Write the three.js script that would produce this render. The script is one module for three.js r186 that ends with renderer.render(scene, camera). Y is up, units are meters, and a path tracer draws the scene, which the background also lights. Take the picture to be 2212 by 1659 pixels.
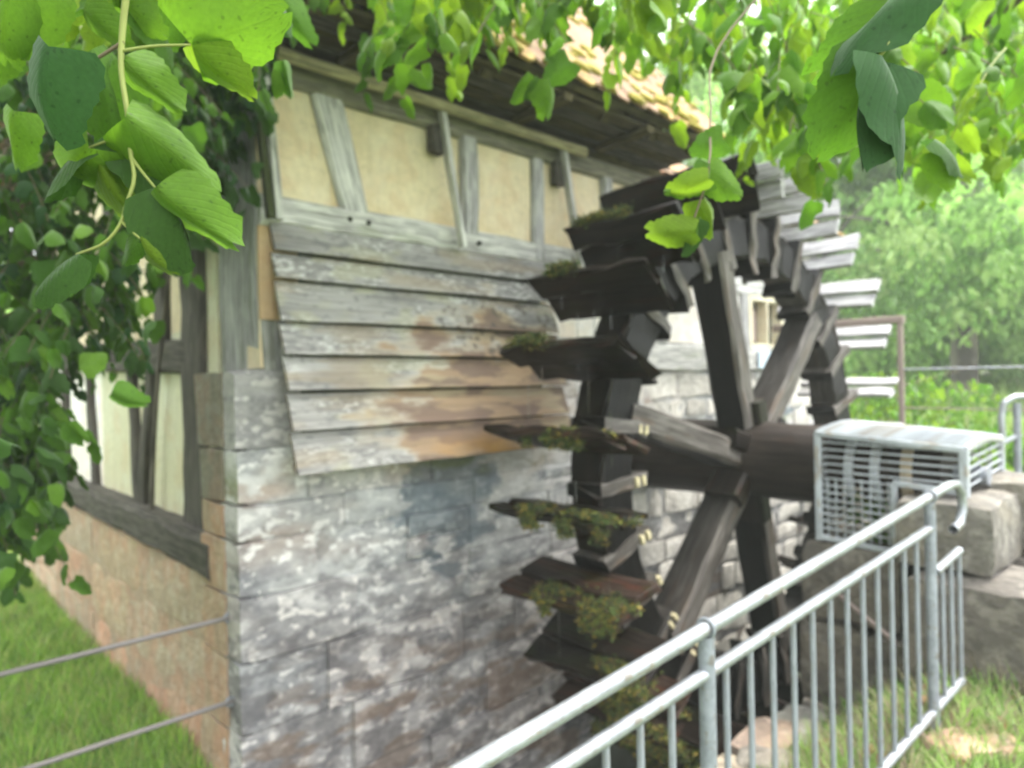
import * as THREE from 'three';
import { mergeGeometries, toCreasedNormals } from 'three/addons/utils/BufferGeometryUtils.js';

// ---------------------------------------------------------------- camera, sky, sun, exposure
const scene = new THREE.Scene();
const EYE = new THREE.Vector3(-1.24, 2.0, 3.2);
const FPX = 1500, CX = 1106, CY = 829.5, ROLL = 0.0209, YAW = 47 * Math.PI / 180;
const FW = new THREE.Vector3(Math.cos(YAW), 0, -Math.sin(YAW));
const RT = new THREE.Vector3(Math.sin(YAW), 0, Math.cos(YAW));
const camera = new THREE.PerspectiveCamera(57.88, 4 / 3, 0.05, 400);
camera.position.copy(EYE);
camera.lookAt(EYE.clone().add(FW));
camera.rotateZ(-ROLL);
camera.focus = 0.55;
camera.userData.fStop = 5.7;

const skyTexture = (() => {
  const w = 256, h = 128, d = new Float32Array(w * h * 4);
  for (let j = 0; j < h; j++) for (let i = 0; i < w; i++) {
    const el = ((j + 0.5) / h - 0.5) * Math.PI, az = (i / w) * Math.PI * 2;
    const s = Math.max(0, Math.sin(el));
    const c = 1 + 0.12 * Math.sin(az * 3 + 4 * el) * Math.cos(az * 2 - 5 * el + 1) ;
    const L = el > 0 ? (0.95 + 0.55 * s) * c : 0.25;
    d.set([L * 0.965, L * 0.985, L * 1.05, 1], (j * w + i) * 4);
  }
  const t = new THREE.DataTexture(d, w, h, THREE.RGBAFormat, THREE.FloatType);
  t.mapping = THREE.EquirectangularReflectionMapping;
  t.magFilter = t.minFilter = THREE.LinearFilter; t.wrapS = THREE.RepeatWrapping; t.needsUpdate = true;
  return t;
})();
scene.background = skyTexture;
scene.environment = skyTexture;
const sun = new THREE.DirectionalLight(new THREE.Color(1, 0.965, 0.88), 2.2);
sun.position.set(11, 26, 4.5); sun.target.position.set(2, 0, 0);
sun.shadow.radius = 30; sun.castShadow = true; sun.shadow.mapSize.set(2048, 2048);
Object.assign(sun.shadow.camera, { left: -25, right: 25, top: 25, bottom: -25, near: 1, far: 90 });
scene.add(sun, sun.target);
scene.fog = new THREE.FogExp2(new THREE.Color(0.9, 0.97, 0.88), 0.0042);
const renderer = new THREE.WebGLRenderer({ antialias: true });
renderer.toneMapping = THREE.LinearToneMapping;
renderer.toneMappingExposure = 4.7;
renderer.shadowMap.enabled = true;

// ---------------------------------------------------------------- helpers
function rng(seed) { let s = seed >>> 0; return () => { s = (s + 0x6D2B79F5) | 0; let t = Math.imul(s ^ (s >>> 15), 1 | s); t = (t + Math.imul(t ^ (t >>> 7), 61 | t)) ^ t; return ((t ^ (t >>> 14)) >>> 0) / 4294967296; }; }
const R0 = rng(7);
const V = (x, y, z) => new THREE.Vector3(x, y, z);
const clamp = (x, a = 0, b = 1) => Math.min(b, Math.max(a, x));
const sstep = (a, b, x) => { const t = clamp((x - a) / (b - a)); return t * t * (3 - 2 * t); };
const mix = (a, b, t) => a + (b - a) * t;
const mix3 = (a, b, t) => [mix(a[0], b[0], t), mix(a[1], b[1], t), mix(a[2], b[2], t)];
// a spot of the photograph (2212 x 1659 units) to a direction, and to a point on a plane or at a depth: used to survey the place
function ray(px, py) {
  const a = (px - CX) / FPX, b = -(py - CY) / FPX, c = Math.cos(ROLL), s = Math.sin(ROLL);
  return FW.clone().addScaledVector(RT, a * c + b * s).add(V(0, -a * s + b * c, 0));
}
const dep = (px, py, t) => EYE.clone().addScaledVector(ray(px, py), t);
const onZ = (px, py, z) => { const r = ray(px, py); return EYE.clone().addScaledVector(r, (z - EYE.z) / r.z); };
const onX = (px, py, x) => { const r = ray(px, py); return EYE.clone().addScaledVector(r, (x - EYE.x) / r.x); };

const taken = {};
function numbered(n) { const k = taken[n] = (taken[n] ?? -1) + 1; return k ? `${n}_${String(k).padStart(3, '0')}` : n; }
function tag(o, label, category, group, kind) {
  if (label) o.userData.label = label;
  if (category) o.userData.category = category;
  if (group) o.userData.group = group;
  if (kind) o.userData.kind = kind;
  return o;
}
function thing(name, pos, label, category, group) {
  const g = new THREE.Group(); g.name = numbered(name); g.position.copy(pos); scene.add(g); g.updateMatrixWorld(true);
  return tag(g, label, category, group);
}
// adds a mesh whose matrix is given in world space under any parent
function part(name, geo, mat, parent, world = new THREE.Matrix4()) {
  const m = new THREE.Mesh(geo, mat); m.name = parent === scene ? numbered(name) : numbered(name);
  m.castShadow = m.receiveShadow = true;
  parent.updateWorldMatrix(true, false);
  const local = parent.matrixWorld.clone().invert().multiply(world);
  local.decompose(m.position, m.quaternion, m.scale);
  parent.add(m); m.updateMatrixWorld(true);
  return m;
}
function instanced(name, geo, mat, parent, mats, colors) {
  const m = new THREE.InstancedMesh(geo, mat, mats.length); m.name = numbered(name);
  m.castShadow = m.receiveShadow = true;
  const inv = new THREE.Matrix4();
  if (parent !== scene) { parent.updateWorldMatrix(true, false); inv.copy(parent.matrixWorld).invert(); }
  mats.forEach((w, i) => { m.setMatrixAt(i, inv.clone().multiply(w)); if (colors) m.setColorAt(i, colors[i]); });
  m.userData.kind = 'stuff'; parent.add(m); return m;
}
const TR = (v) => new THREE.Matrix4().makeTranslation(v.x, v.y, v.z);
// frame with local x along a->b and local y as near as possible to up
function frame(a, b, up = V(0, 1, 0)) {
  const x = b.clone().sub(a).normalize(); let u = up.clone();
  if (Math.abs(x.dot(u)) > 0.98) u = Math.abs(x.y) > 0.9 ? V(0, 0, 1) : V(0, 1, 0);
  const z = x.clone().cross(u).normalize(), y = z.clone().cross(x);
  return new THREE.Matrix4().makeBasis(x, y, z).setPosition(a.clone().add(b).multiplyScalar(0.5));
}
// noise
function hash2(x, y, s) { let h = Math.imul(x, 374761393) + Math.imul(y, 668265263) + Math.imul(s, 1442695041); h = Math.imul(h ^ (h >>> 13), 1274126177); return ((h ^ (h >>> 16)) >>> 0) / 4294967296; }
function vnoise(x, y, s, px = 1e9, py = 1e9) {
  const xi = Math.floor(x), yi = Math.floor(y), fx = x - xi, fy = y - yi;
  const ux = fx * fx * (3 - 2 * fx), uy = fy * fy * (3 - 2 * fy);
  const x0 = ((xi % px) + px) % px, x1 = (x0 + 1) % px, y0 = ((yi % py) + py) % py, y1 = (y0 + 1) % py;
  return mix(mix(hash2(x0, y0, s), hash2(x1, y0, s), ux), mix(hash2(x0, y1, s), hash2(x1, y1, s), ux), uy);
}
function fbm(u, v, fx, fy, oct, s) { let a = 0.5, t = 0, n = 0; for (let o = 0; o < oct; o++) { t += a * vnoise(u * fx, v * fy, s + o * 17, fx, fy); n += a; a *= 0.5; fx *= 2; fy *= 2; } return t / n; }
function noise3(x, y, z, s) { return vnoise(x + 31.7 * z, y + 17.3 * z, s) * 0.5 + vnoise(y + 11.1 * x, z + 7.7 * x, s + 5) * 0.5; }
const enc = (l) => { l = clamp(l); return 255 * (l <= 0.0031308 ? 12.92 * l : 1.055 * Math.pow(l, 1 / 2.4) - 0.055); };
function tex(w, h, fn, srgb = true) {
  const d = new Uint8Array(w * h * 4);
  for (let j = 0; j < h; j++) for (let i = 0; i < w; i++) {
    const c = fn((i + 0.5) / w, (j + 0.5) / h), k = (j * w + i) * 4;
    if (srgb) { d[k] = enc(c[0]); d[k + 1] = enc(c[1]); d[k + 2] = enc(c[2]); } else d[k] = d[k + 1] = d[k + 2] = 255 * clamp(c);
    d[k + 3] = 255;
  }
  const t = new THREE.DataTexture(d, w, h, THREE.RGBAFormat);
  t.wrapS = t.wrapT = THREE.RepeatWrapping; t.magFilter = THREE.LinearFilter; t.minFilter = THREE.LinearMipmapLinearFilter; t.generateMipmaps = true;
  if (srgb) t.colorSpace = THREE.SRGBColorSpace; t.needsUpdate = true; return t;
}
const std = (o) => new THREE.MeshStandardMaterial({ roughness: 0.9, ...o });
const damp = (o) => new THREE.MeshPhysicalMaterial({ specularIntensity: 0.3, ...o });

// ---------------------------------------------------------------- textures (uv in units of one texture, set in metres by the geometry)
// wood: u along the grain. 1 tile = 1.5 m x 0.5 m
const grain = (u, v, s) => 0.55 * fbm(u, v, 4, 48, 3, s) + 0.3 * fbm(u, v, 8, 128, 2, s + 40) + 0.15 * fbm(u, v, 24, 24, 2, s + 80);
const woodGreyTex = tex(1024, 512, (u, v) => {
  const g = grain(u, v, 3), b = fbm(u, v, 5, 5, 4, 9), k = sstep(0.5, 0.66, fbm(u, v, 14, 26, 3, 21));
  let c = mix3([0.10, 0.095, 0.09], [0.46, 0.45, 0.44], sstep(0.2, 0.85, g * 0.75 + b * 0.3));
  c = mix3(c, [0.60, 0.59, 0.55], k * 0.35);
  return mix3(c, [0.16, 0.18, 0.10], sstep(0.6, 0.75, fbm(u, v, 6, 9, 3, 55)) * 0.3);
});
const woodBump = tex(512, 512, (u, v) => grain(u, v, 3), false);
const woodDarkTex = tex(1024, 512, (u, v) => {
  const g = grain(u, v, 103), b = fbm(u, v, 6, 6, 4, 19);
  let c = mix3([0.012, 0.010, 0.009], [0.085, 0.068, 0.055], sstep(0.3, 0.8, g * 0.7 + b * 0.35));
  c = mix3(c, [0.13, 0.05, 0.025], sstep(0.6, 0.78, fbm(u, v, 7, 14, 3, 71)) * 0.45);
  return mix3(c, [0.05, 0.07, 0.02], sstep(0.62, 0.75, fbm(u, v, 9, 9, 3, 77)) * 0.5);
});
const woodWetTex = tex(1024, 512, (u, v) => {
  const g = grain(u, v, 203), b = fbm(u, v, 6, 6, 4, 219), k = sstep(0.5, 0.7, fbm(u, v, 10, 20, 4, 221));
  let c = mix3([0.06, 0.053, 0.047], [0.21, 0.195, 0.18], sstep(0.2, 0.9, g * 0.7 + b * 0.35));
  c = mix3(c, [0.40, 0.385, 0.36], k * 0.3);
  return mix3(c, [0.17, 0.11, 0.07], sstep(0.6, 0.75, fbm(u, v, 7, 10, 3, 271)) * 0.4);
});
// the splash boards: one sheet over the whole panel (u from the left end, v from the top)
const boardsTex = tex(2048, 1024, (u, v) => {
  const g = 0.6 * fbm(u, v, 6, 90, 3, 5) + 0.4 * fbm(u, v, 14, 220, 2, 45), big = fbm(u, v, 5, 6, 4, 91), fl = fbm(u, v, 70, 110, 3, 31), row = hash2(Math.floor(v * 7.4), 3, 8);
  let c = mix3([0.19, 0.18, 0.172], [0.43, 0.415, 0.39], sstep(0.25, 0.75, g * 0.7 + big * 0.35));
  c = mix3(c, [0.62, 0.61, 0.57], sstep(0.52, 0.68, fl) * sstep(0.42, 0.62, fbm(u, v, 7, 12, 3, 61)) * 0.85);
  c = mix3(c, [0.10, 0.10, 0.11], sstep(0.6, 0.72, fbm(u, v, 40, 60, 3, 33)) * 0.4);
  c = mix3(c, [0.46, 0.45, 0.26], sstep(0.58, 0.72, fbm(u, v, 8, 12, 3, 37)) * 0.35);
  const n = fbm(u, v, 7, 12, 5, 77) - 0.5, e = Math.hypot((u - 0.78) / 0.5, (v - 0.86) / 0.60) + n * 0.95 + (row - 0.5) * 0.12;
  const st = sstep(1.0, 0.78, e);
  const tan = mix3(mix3([0.44, 0.295, 0.165], [0.33, 0.22, 0.135], fbm(u, v, 6, 40, 3, 14)), [0.48, 0.40, 0.25], sstep(0.45, 0.6, fbm(u, v, 5, 9, 3, 15)) * 0.6);
  c = mix3(c, [0.36, 0.28, 0.18], sstep(0.45, 0.7, fbm(u, v, 5, 16, 4, 79)) * 0.5);
  c = mix3(c, tan.map((q) => q * (0.72 + 0.55 * g)), st * 0.92);
  c = mix3(c, [0.66, 0.60, 0.47], sstep(0.14, 0.0, Math.abs(e - 0.93)) * 0.3);
  c = mix3(c, [0.17, 0.11, 0.09], st * sstep(0.46, 0.64, fbm(u, v, 10, 26, 4, 16)) * 0.75);
  c = mix3(c, [0.50, 0.25, 0.04], sstep(0.85, 1, v) * sstep(0.16, 0.0, Math.abs(u - 0.62 - n * 0.3)) * 0.75);
  c = mix3(c, [0.12, 0.10, 0.08], sstep(0.64, 0.72, fbm(u, v, 50, 50, 2, 18)) * sstep(0.3, 0.0, Math.hypot((u - 0.75) / 0.5, (v - 0.38) / 0.3) - 0.4) * 0.8);
  return c.map((x) => x * 0.70 * (0.9 + 0.2 * row));
});
// the stone wall under the boards: one sheet over 4 m x 3.2 m (u = x / 4, v = (y + 1) / 3.2)
const wallTex = tex(2048, 1024, (u, v) => {
  const x = u * 4, y = v * 3.2 - 1, f = fbm(u, v, 48, 90, 4, 11), fine = fbm(u, v, 150, 190, 3, 13), big = fbm(u, v, 7, 6, 4, 12), med = fbm(u, v, 16, 30, 4, 23);
  let c = mix3([0.20, 0.207, 0.222], [0.42, 0.42, 0.41], sstep(0.25, 0.75, f * 0.4 + big * 0.45 + fine * 0.15));
  c = mix3(c, [0.42, 0.32, 0.25], sstep(0.36, 0.62, fbm(u, v, 7, 14, 3, 44)) * 0.7 * sstep(0.9, 1.5, y));
  c = mix3(c, [0.36, 0.34, 0.24], sstep(0.5, 0.7, fbm(u, v, 9, 12, 3, 45)) * 0.5 * sstep(0.9, 1.4, y));
  c = mix3(c, [0.58, 0.585, 0.57], sstep(0.40, 0.66, fbm(u, v, 48, 62, 5, 25)) * sstep(0.34, 0.64, fbm(u, v, 11, 14, 4, 26)) * 0.72);
  c = mix3(c, [0.70, 0.69, 0.66], sstep(0.60, 0.72, fbm(u, v, 80, 92, 3, 27)) * 0.8);
  c = mix3(c, [0.64, 0.63, 0.61], sstep(1.3, 2.2, x) * sstep(0.3, 0.6, f) * 0.55);
  const damp = sstep(0.62, 0.44, Math.hypot((x - 1.25) / 0.42, (y - 1.42) / 0.55) * 0.7 + (med - 0.5) * 0.9 + (f - 0.5) * 0.5);
  c = mix3(c, [0.085, 0.125, 0.155], damp * 0.7);
  c = mix3(c, [0.17, 0.19, 0.08], sstep(0.10, 0.0, Math.abs(y - 1.60 - (med - 0.5) * 0.25)) * sstep(0.5, 1.1, x) * 0.75);
  c = mix3(c, [0.10, 0.095, 0.10], sstep(0.42, 0.64, fbm(u, v, 34, 52, 4, 28)) * sstep(1.5, 0.6, y) * 0.65);
  c = mix3(c, [0.19, 0.13, 0.085], sstep(0.48, 0.66, fbm(u, v, 18, 42, 4, 29)) * sstep(0.85, 0.3, y) * 0.6);
  c = mix3(c, [0.58, 0.57, 0.55], sstep(1.2, 1.9, x + (big - 0.5) * 0.8) * sstep(0.7, 1.1, y) * sstep(0.35, 0.6, med) * 0.6);
  const wet = sstep(0.15, 1.15, y + (big - 0.5) * 1.1 - x * 0.12);
  return mix3([c[0] * 0.72, c[1] * 0.69, c[2] * 0.67], c, wet).map((q) => q * 1.0 * (0.86 + 0.28 * fine));
});
const rockBump = tex(1024, 1024, (u, v) => 0.5 * fbm(u, v, 12, 12, 5, 31) + 0.5 * fbm(u, v, 60, 60, 3, 32), false);
const stoneTex = (base, alt, pale, dark, s) => tex(1024, 1024, (u, v) => {
  const f = fbm(u, v, 40, 40, 4, s), b = fbm(u, v, 6, 6, 4, s + 1);
  let c = mix3(base, alt, sstep(0.38, 0.62, b));
  c = c.map((q) => q * (0.80 + 0.40 * f));
  c = mix3(c, pale, sstep(0.50, 0.72, fbm(u, v, 22, 22, 4, s + 2)) * 0.4);
  return mix3(c, dark, sstep(0.55, 0.70, fbm(u, v, 20, 20, 4, s + 3)) * 0.35);
});
const redStoneTex = stoneTex([0.40, 0.265, 0.185], [0.36, 0.285, 0.205], [0.47, 0.43, 0.36], [0.22, 0.17, 0.12], 300);
const greyStoneTex = stoneTex([0.20, 0.19, 0.175], [0.28, 0.26, 0.22], [0.52, 0.51, 0.47], [0.07, 0.07, 0.06], 400);
const paleStoneTex = stoneTex([0.48, 0.45, 0.41], [0.56, 0.53, 0.48], [0.74, 0.72, 0.68], [0.22, 0.20, 0.18], 500);
const plasterTex = tex(1024, 1024, (u, v) => {
  const f = fbm(u, v, 50, 50, 3, 600), b = fbm(u, v, 4, 5, 4, 601), st = fbm(u, v, 30, 3, 3, 602);
  let c = mix3([0.63, 0.52, 0.335], [0.69, 0.59, 0.40], sstep(0.3, 0.7, b));
  c = mix3(c, [0.60, 0.42, 0.24], sstep(0.55, 0.7, fbm(u, v, 6, 6, 3, 604)) * 0.4);
  c = c.map((q) => q * (0.9 + 0.2 * f));
  c = mix3(c, [0.36, 0.29, 0.19], sstep(0.55, 0.8, st) * 0.16);
  c = mix3(c, [0.80, 0.74, 0.62], sstep(0.55, 0.75, fbm(u, v, 9, 9, 4, 606)) * 0.15);
  return mix3(c, [0.25, 0.21, 0.15], sstep(0.012, 0.004, Math.abs(fbm(u, v, 5, 5, 4, 608) - 0.5)) * 0.15);
});
const tileTex = stoneTex([0.17, 0.09, 0.05], [0.22, 0.13, 0.075], [0.34, 0.27, 0.11], [0.16, 0.12, 0.07], 700);
const grassTex = tex(1024, 1024, (u, v) => {
  const f = fbm(u, v, 90, 90, 3, 800), b = fbm(u, v, 8, 8, 4, 801);
  return mix3(mix3([0.05, 0.085, 0.02], [0.12, 0.18, 0.045], sstep(0.3, 0.7, b)), [0.13, 0.10, 0.06], sstep(0.58, 0.74, f) * 0.5).map((q) => q * (0.7 + 0.6 * f));
});
const barkTex = tex(512, 512, (u, v) => { const f = fbm(u, v, 20, 5, 4, 900); return mix3([0.05, 0.042, 0.033], [0.19, 0.165, 0.13], sstep(0.3, 0.7, f)); });
const leafTex = tex(256, 256, (u, v) => {
  const x = Math.abs(u - 0.5) * 2, q = (v - x * 0.45) * 8, vein = Math.max(sstep(0.05, 0.015, x), sstep(0.12, 0.03, Math.abs(q - Math.round(q))) * 0.5);
  const f = fbm(u, v, 10, 10, 3, 950), hole = sstep(0.78, 0.82, fbm(u, v, 14, 14, 2, 952));
  return mix3(mix3([0.86, 0.90, 0.80], [1, 1, 1], f), [1, 1, 0.95], vein * 0.5).map((c) => c * (1 - 0.3 * hole) * (0.82 + 0.3 * fbm(u, v, 28, 28, 3, 955)));
});
const leafBump = tex(256, 256, (u, v) => { const x = Math.abs(u - 0.5) * 2, q = (v - x * 0.45) * 8; return 0.7 - 0.6 * Math.max(sstep(0.06, 0.01, x), sstep(0.2, 0.0, Math.abs(q - Math.round(q))) * 0.7); }, false);
const zincTex = tex(512, 512, (u, v) => { const f = fbm(u, v, 12, 12, 4, 960), g = fbm(u, v, 50, 50, 3, 961); const s = sstep(0.62, 0.74, fbm(u, v, 20, 20, 4, 963)); return mix3([0.33, 0.345, 0.365], [0.22, 0.17, 0.11], s * 0.6).map((c) => c * (0.62 + 0.66 * f) * (0.8 + 0.4 * g)); });

// ---------------------------------------------------------------- materials
const M = {
  woodGrey: std({ map: woodGreyTex, bumpMap: woodBump, bumpScale: 0.004, roughness: 0.85 }),
  woodDark: damp({ map: woodDarkTex, color: new THREE.Color(0.26, 0.24, 0.23), bumpMap: woodBump, bumpScale: 0.003, roughness: 0.34 }),
  woodRot: damp({ map: woodDarkTex, color: new THREE.Color(0.55, 0.41, 0.36), bumpMap: woodBump, bumpScale: 0.006, roughness: 0.5 }),
  axle: damp({ map: woodWetTex, color: new THREE.Color(0.14, 0.11, 0.095), bumpMap: woodBump, bumpScale: 0.006, roughness: 0.5 }),
  woodLitFaces: damp({ map: woodWetTex, bumpMap: woodBump, bumpScale: 0.004, roughness: 0.5, vertexColors: true }),  // vertex colours carry painted light on the wheel timbers
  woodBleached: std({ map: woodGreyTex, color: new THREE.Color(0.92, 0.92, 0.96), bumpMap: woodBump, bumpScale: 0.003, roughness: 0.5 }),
  woodWet: std({ map: woodWetTex, bumpMap: woodBump, bumpScale: 0.004, roughness: 0.5 }),
  woodUmber: damp({ map: woodGreyTex, color: new THREE.Color(0.24, 0.22, 0.19), bumpMap: woodBump, bumpScale: 0.004, roughness: 0.9 }),  // grey wood map under one even dark brown tint
  woodPlate: std({ map: woodGreyTex, color: new THREE.Color(0.55, 0.52, 0.40), bumpMap: woodBump, bumpScale: 0.004 }),
  woodOlive: std({ map: woodGreyTex, color: new THREE.Color(0.95, 0.86, 0.52), bumpMap: woodBump, bumpScale: 0.003, roughness: 0.9 }),
  woodPale: std({ map: woodGreyTex, color: new THREE.Color(1.35, 1.35, 1.32), bumpMap: woodBump, bumpScale: 0.003, roughness: 0.85 }),
  rafter: damp({ map: woodGreyTex, color: new THREE.Color(0.22, 0.19, 0.10), bumpMap: woodBump, bumpScale: 0.004 }),
  wedge: std({ map: woodGreyTex, color: new THREE.Color(1.5, 1.35, 0.85) }),
  boards: std({ map: boardsTex, bumpMap: woodBump, bumpScale: 0.003, roughness: 0.8, vertexColors: true }),
  moss: std({ roughness: 1, vertexColors: true, side: THREE.DoubleSide }),
  mossYellow: std({ color: new THREE.Color(0.24, 0.20, 0.03), roughness: 1 }),
  wall: std({ map: wallTex, bumpMap: rockBump, bumpScale: 0.012, roughness: 0.88, vertexColors: true }),
  mortar: std({ map: greyStoneTex, color: new THREE.Color(0.85, 0.80, 0.72), bumpMap: rockBump, bumpScale: 0.01 }),
  red: std({ map: redStoneTex, color: new THREE.Color(1.0, 0.90, 0.84), bumpMap: rockBump, bumpScale: 0.012, vertexColors: true }),
  grey: std({ map: greyStoneTex, bumpMap: rockBump, bumpScale: 0.012, vertexColors: true }),
  pale: std({ map: paleStoneTex, bumpMap: rockBump, bumpScale: 0.012, vertexColors: true }),
  plaster: std({ map: plasterTex, bumpMap: rockBump, bumpScale: 0.004, roughness: 0.95 }),
  plasterLit: std({ map: plasterTex, color: new THREE.Color(1.25, 1.4, 1.9), bumpMap: rockBump, bumpScale: 0.004, roughness: 0.95 }),  // lit copy of the plaster: stronger light put into the colour
  plasterShaded: std({ map: plasterTex, color: new THREE.Color(0.86, 0.98, 1.02), bumpMap: rockBump, bumpScale: 0.004, roughness: 0.95 }),  // shaded copy of the plaster: shade of the near gable put into the colour
  tile: std({ map: tileTex, bumpMap: rockBump, bumpScale: 0.006, vertexColors: true }),
  grass: std({ map: grassTex, bumpMap: rockBump, bumpScale: 0.03, roughness: 1 }),
  bark: std({ map: barkTex, bumpMap: barkTex, bumpScale: 0.02, roughness: 1 }),
  twig: std({ color: new THREE.Color(0.11, 0.085, 0.045), roughness: 0.8 }),
  greenTwig: std({ color: new THREE.Color(0.22, 0.25, 0.06), roughness: 0.7 }),
  zinc: std({ map: zincTex, metalness: 0.55, roughness: 0.42 }),
  zincLight: std({ map: zincTex, color: new THREE.Color(1.2, 1.22, 1.22), metalness: 0.1, roughness: 0.5 }),
  zincDull: std({ map: zincTex, color: new THREE.Color(0.78, 0.80, 0.84), metalness: 0.3, roughness: 0.6 }),
  rust: std({ color: new THREE.Color(0.23, 0.18, 0.155), metalness: 0.2, roughness: 0.85, bumpMap: rockBump, bumpScale: 0.003 }),
  rope: std({ color: new THREE.Color(0.20, 0.18, 0.17), metalness: 0.4, roughness: 0.6 }),
  iron: std({ map: zincTex, color: new THREE.Color(1.7, 1.7, 1.75), metalness: 0.3, roughness: 0.5 }),
  brass: std({ map: zincTex, color: new THREE.Color(1.6, 1.25, 0.85), metalness: 0.2, roughness: 0.6 }),
  frameWhite: std({ map: plasterTex, color: new THREE.Color(1.0, 1.1, 1.2) }),
  pane: new THREE.MeshPhysicalMaterial({ color: new THREE.Color(0.05, 0.05, 0.055), roughness: 0.08, metalness: 0 }),
  curtain: std({ color: new THREE.Color(0.35, 0.27, 0.24) }),
  dark: std({ color: new THREE.Color(0.018, 0.017, 0.014), roughness: 1 }),
  gapShade: std({ color: new THREE.Color(0.045, 0.055, 0.018), roughness: 1 }),  // dark green that paints the shade of narrow gaps
  redMortar: std({ map: redStoneTex, color: new THREE.Color(0.95, 0.88, 0.82), bumpMap: rockBump, bumpScale: 0.01 }),
  mud: std({ map: greyStoneTex, color: new THREE.Color(0.4, 0.33, 0.25), bumpMap: rockBump, bumpScale: 0.02 }),
  water: new THREE.MeshPhysicalMaterial({ color: new THREE.Color(0.05, 0.06, 0.045), roughness: 0.06, metalness: 0 }),
  drip: new THREE.MeshPhysicalMaterial({ color: new THREE.Color(0.95, 0.97, 1), roughness: 0.05, transmission: 1, thickness: 0.01, ior: 1.33 }),
};
const leafMat = (r, g, b, t = 0.42) => new THREE.MeshPhysicalMaterial({ color: new THREE.Color(r, g, b), map: leafTex, bumpMap: leafBump, bumpScale: 0.0009, roughness: 1, specularIntensity: 0.25, transmission: t, thickness: 0, clearcoat: 0.15, clearcoatRoughness: 0.34, side: THREE.DoubleSide });
const L = {
  bright: leafMat(0.13, 0.265, 0.015, 0.6), mid: leafMat(0.085, 0.195, 0.014, 0.58), yellow: leafMat(0.19, 0.31, 0.016, 0.6), dark: leafMat(0.05, 0.12, 0.018, 0.5), deep: leafMat(0.030, 0.085, 0.022, 0.3),
};
const leafMixed = new THREE.MeshPhysicalMaterial({ map: leafTex, roughness: 1, specularIntensity: 0.25, transmission: 0.6, thickness: 0, clearcoat: 0.08, clearcoatRoughness: 0.4, side: THREE.DoubleSide });
const bladeMat = new THREE.MeshPhysicalMaterial({ color: 0xffffff, roughness: 1, transmission: 0.3, thickness: 0, side: THREE.DoubleSide });

// ---------------------------------------------------------------- geometry makers
// a sawn timber or plank along x, chamfered, a little uneven; uv: u along (1.5 m), v round the section (0.5 m)
const timberCache = {};
function timberGeo(len, h, w, o = {}) {
  const key = [len.toFixed(2), h.toFixed(3), w.toFixed(3), JSON.stringify(o)].join();
  if (timberCache[key]) return timberCache[key];
  const ch = o.ch ?? Math.min(h, w) * 0.14, jit = o.jit ?? 0.004, r = rng(Math.floor(len * 977 + h * 3331 + w * 7919 + (o.seed ?? 0) * 131));
  const seg = Math.max(1, Math.round(len / (o.step ?? 0.18))), sec = [];
  const a = h / 2, b = w / 2;
  for (const [y, z] of [[-a, -b + ch], [-a, b - ch], [-a + ch, b], [a - ch, b], [a, b - ch], [a, -b + ch], [a - ch, -b], [-a + ch, -b]]) sec.push([y, z]);
  const pts = [], uo = r(), vo = r();
  for (let i = 0; i <= seg; i++) {
    const t = i / seg, tp = 1 - (o.taper ?? 0) * t, ring = [], dy = (r() - 0.5) * jit, dz = (r() - 0.5) * jit, end = (i === 0 || i === seg) ? (o.endJit ?? 0.006) : 0;
    sec.forEach(([y, z]) => ring.push([(t - 0.5) * len + (r() - 0.5) * end, y * tp + dy + (r() - 0.5) * jit, z * tp + dz + (r() - 0.5) * jit]));
    pts.push(ring);
  }
  const per = [0]; for (let k = 0; k < 8; k++) { const p = sec[k], q = sec[(k + 1) % 8]; per.push(per[k] + Math.hypot(p[0] - q[0], p[1] - q[1])); }
  const P = [], U = [], tri = (p, q, s, u1, u2, u3) => { P.push(...p, ...q, ...s); U.push(...u1, ...u2, ...u3); };
  const uv = (i, k) => [pts[i][k % 8][0] / 1.5 + uo, per[k] / 0.5 + vo];
  for (let i = 0; i < seg; i++) for (let k = 0; k < 8; k++) {
    const A = pts[i][k], B = pts[i + 1][k], C = pts[i + 1][(k + 1) % 8], D = pts[i][(k + 1) % 8];
    tri(A, B, C, uv(i, k), uv(i + 1, k), uv(i + 1, k + 1)); tri(A, C, D, uv(i, k), uv(i + 1, k + 1), uv(i, k + 1));
  }
  for (const i of [0, seg]) for (let k = 1; k < 7; k++) {
    const T = [pts[i][0], pts[i][k], pts[i][k + 1]], w3 = (p) => [p[1] / 0.5 + uo, p[2] / 0.5];
    if (i) T.reverse();
    tri(T[0], T[1], T[2], w3(T[0]), w3(T[1]), w3(T[2]));
  }
  let g = new THREE.BufferGeometry();
  g.setAttribute('position', new THREE.Float32BufferAttribute(P, 3)); g.setAttribute('uv', new THREE.Float32BufferAttribute(U, 2));
  g = toCreasedNormals(g, 0.5);
  // outward check
  return timberCache[key] = g;
}
const bar = (name, a, b, h, w, mat, parent, o = {}, up) => part(name, timberGeo(a.distanceTo(b), h, w, o), mat, parent, frame(a, b, up));
// a pipe along points
function pipe(name, pts, r, mat, parent, seg = 12, rad = 10) {
  const c = new THREE.CatmullRomCurve3(pts, false, 'catmullrom', 0.1);
  const g = new THREE.TubeGeometry(c, seg, r, rad, false), uv = g.attributes.uv, l = c.getLength();
  for (let i = 0; i < uv.count; i++) uv.setXY(i, uv.getX(i) * l / 0.6 + r * 31, uv.getY(i) * 0.25);
  return part(name, g, mat, parent);
}
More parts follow.
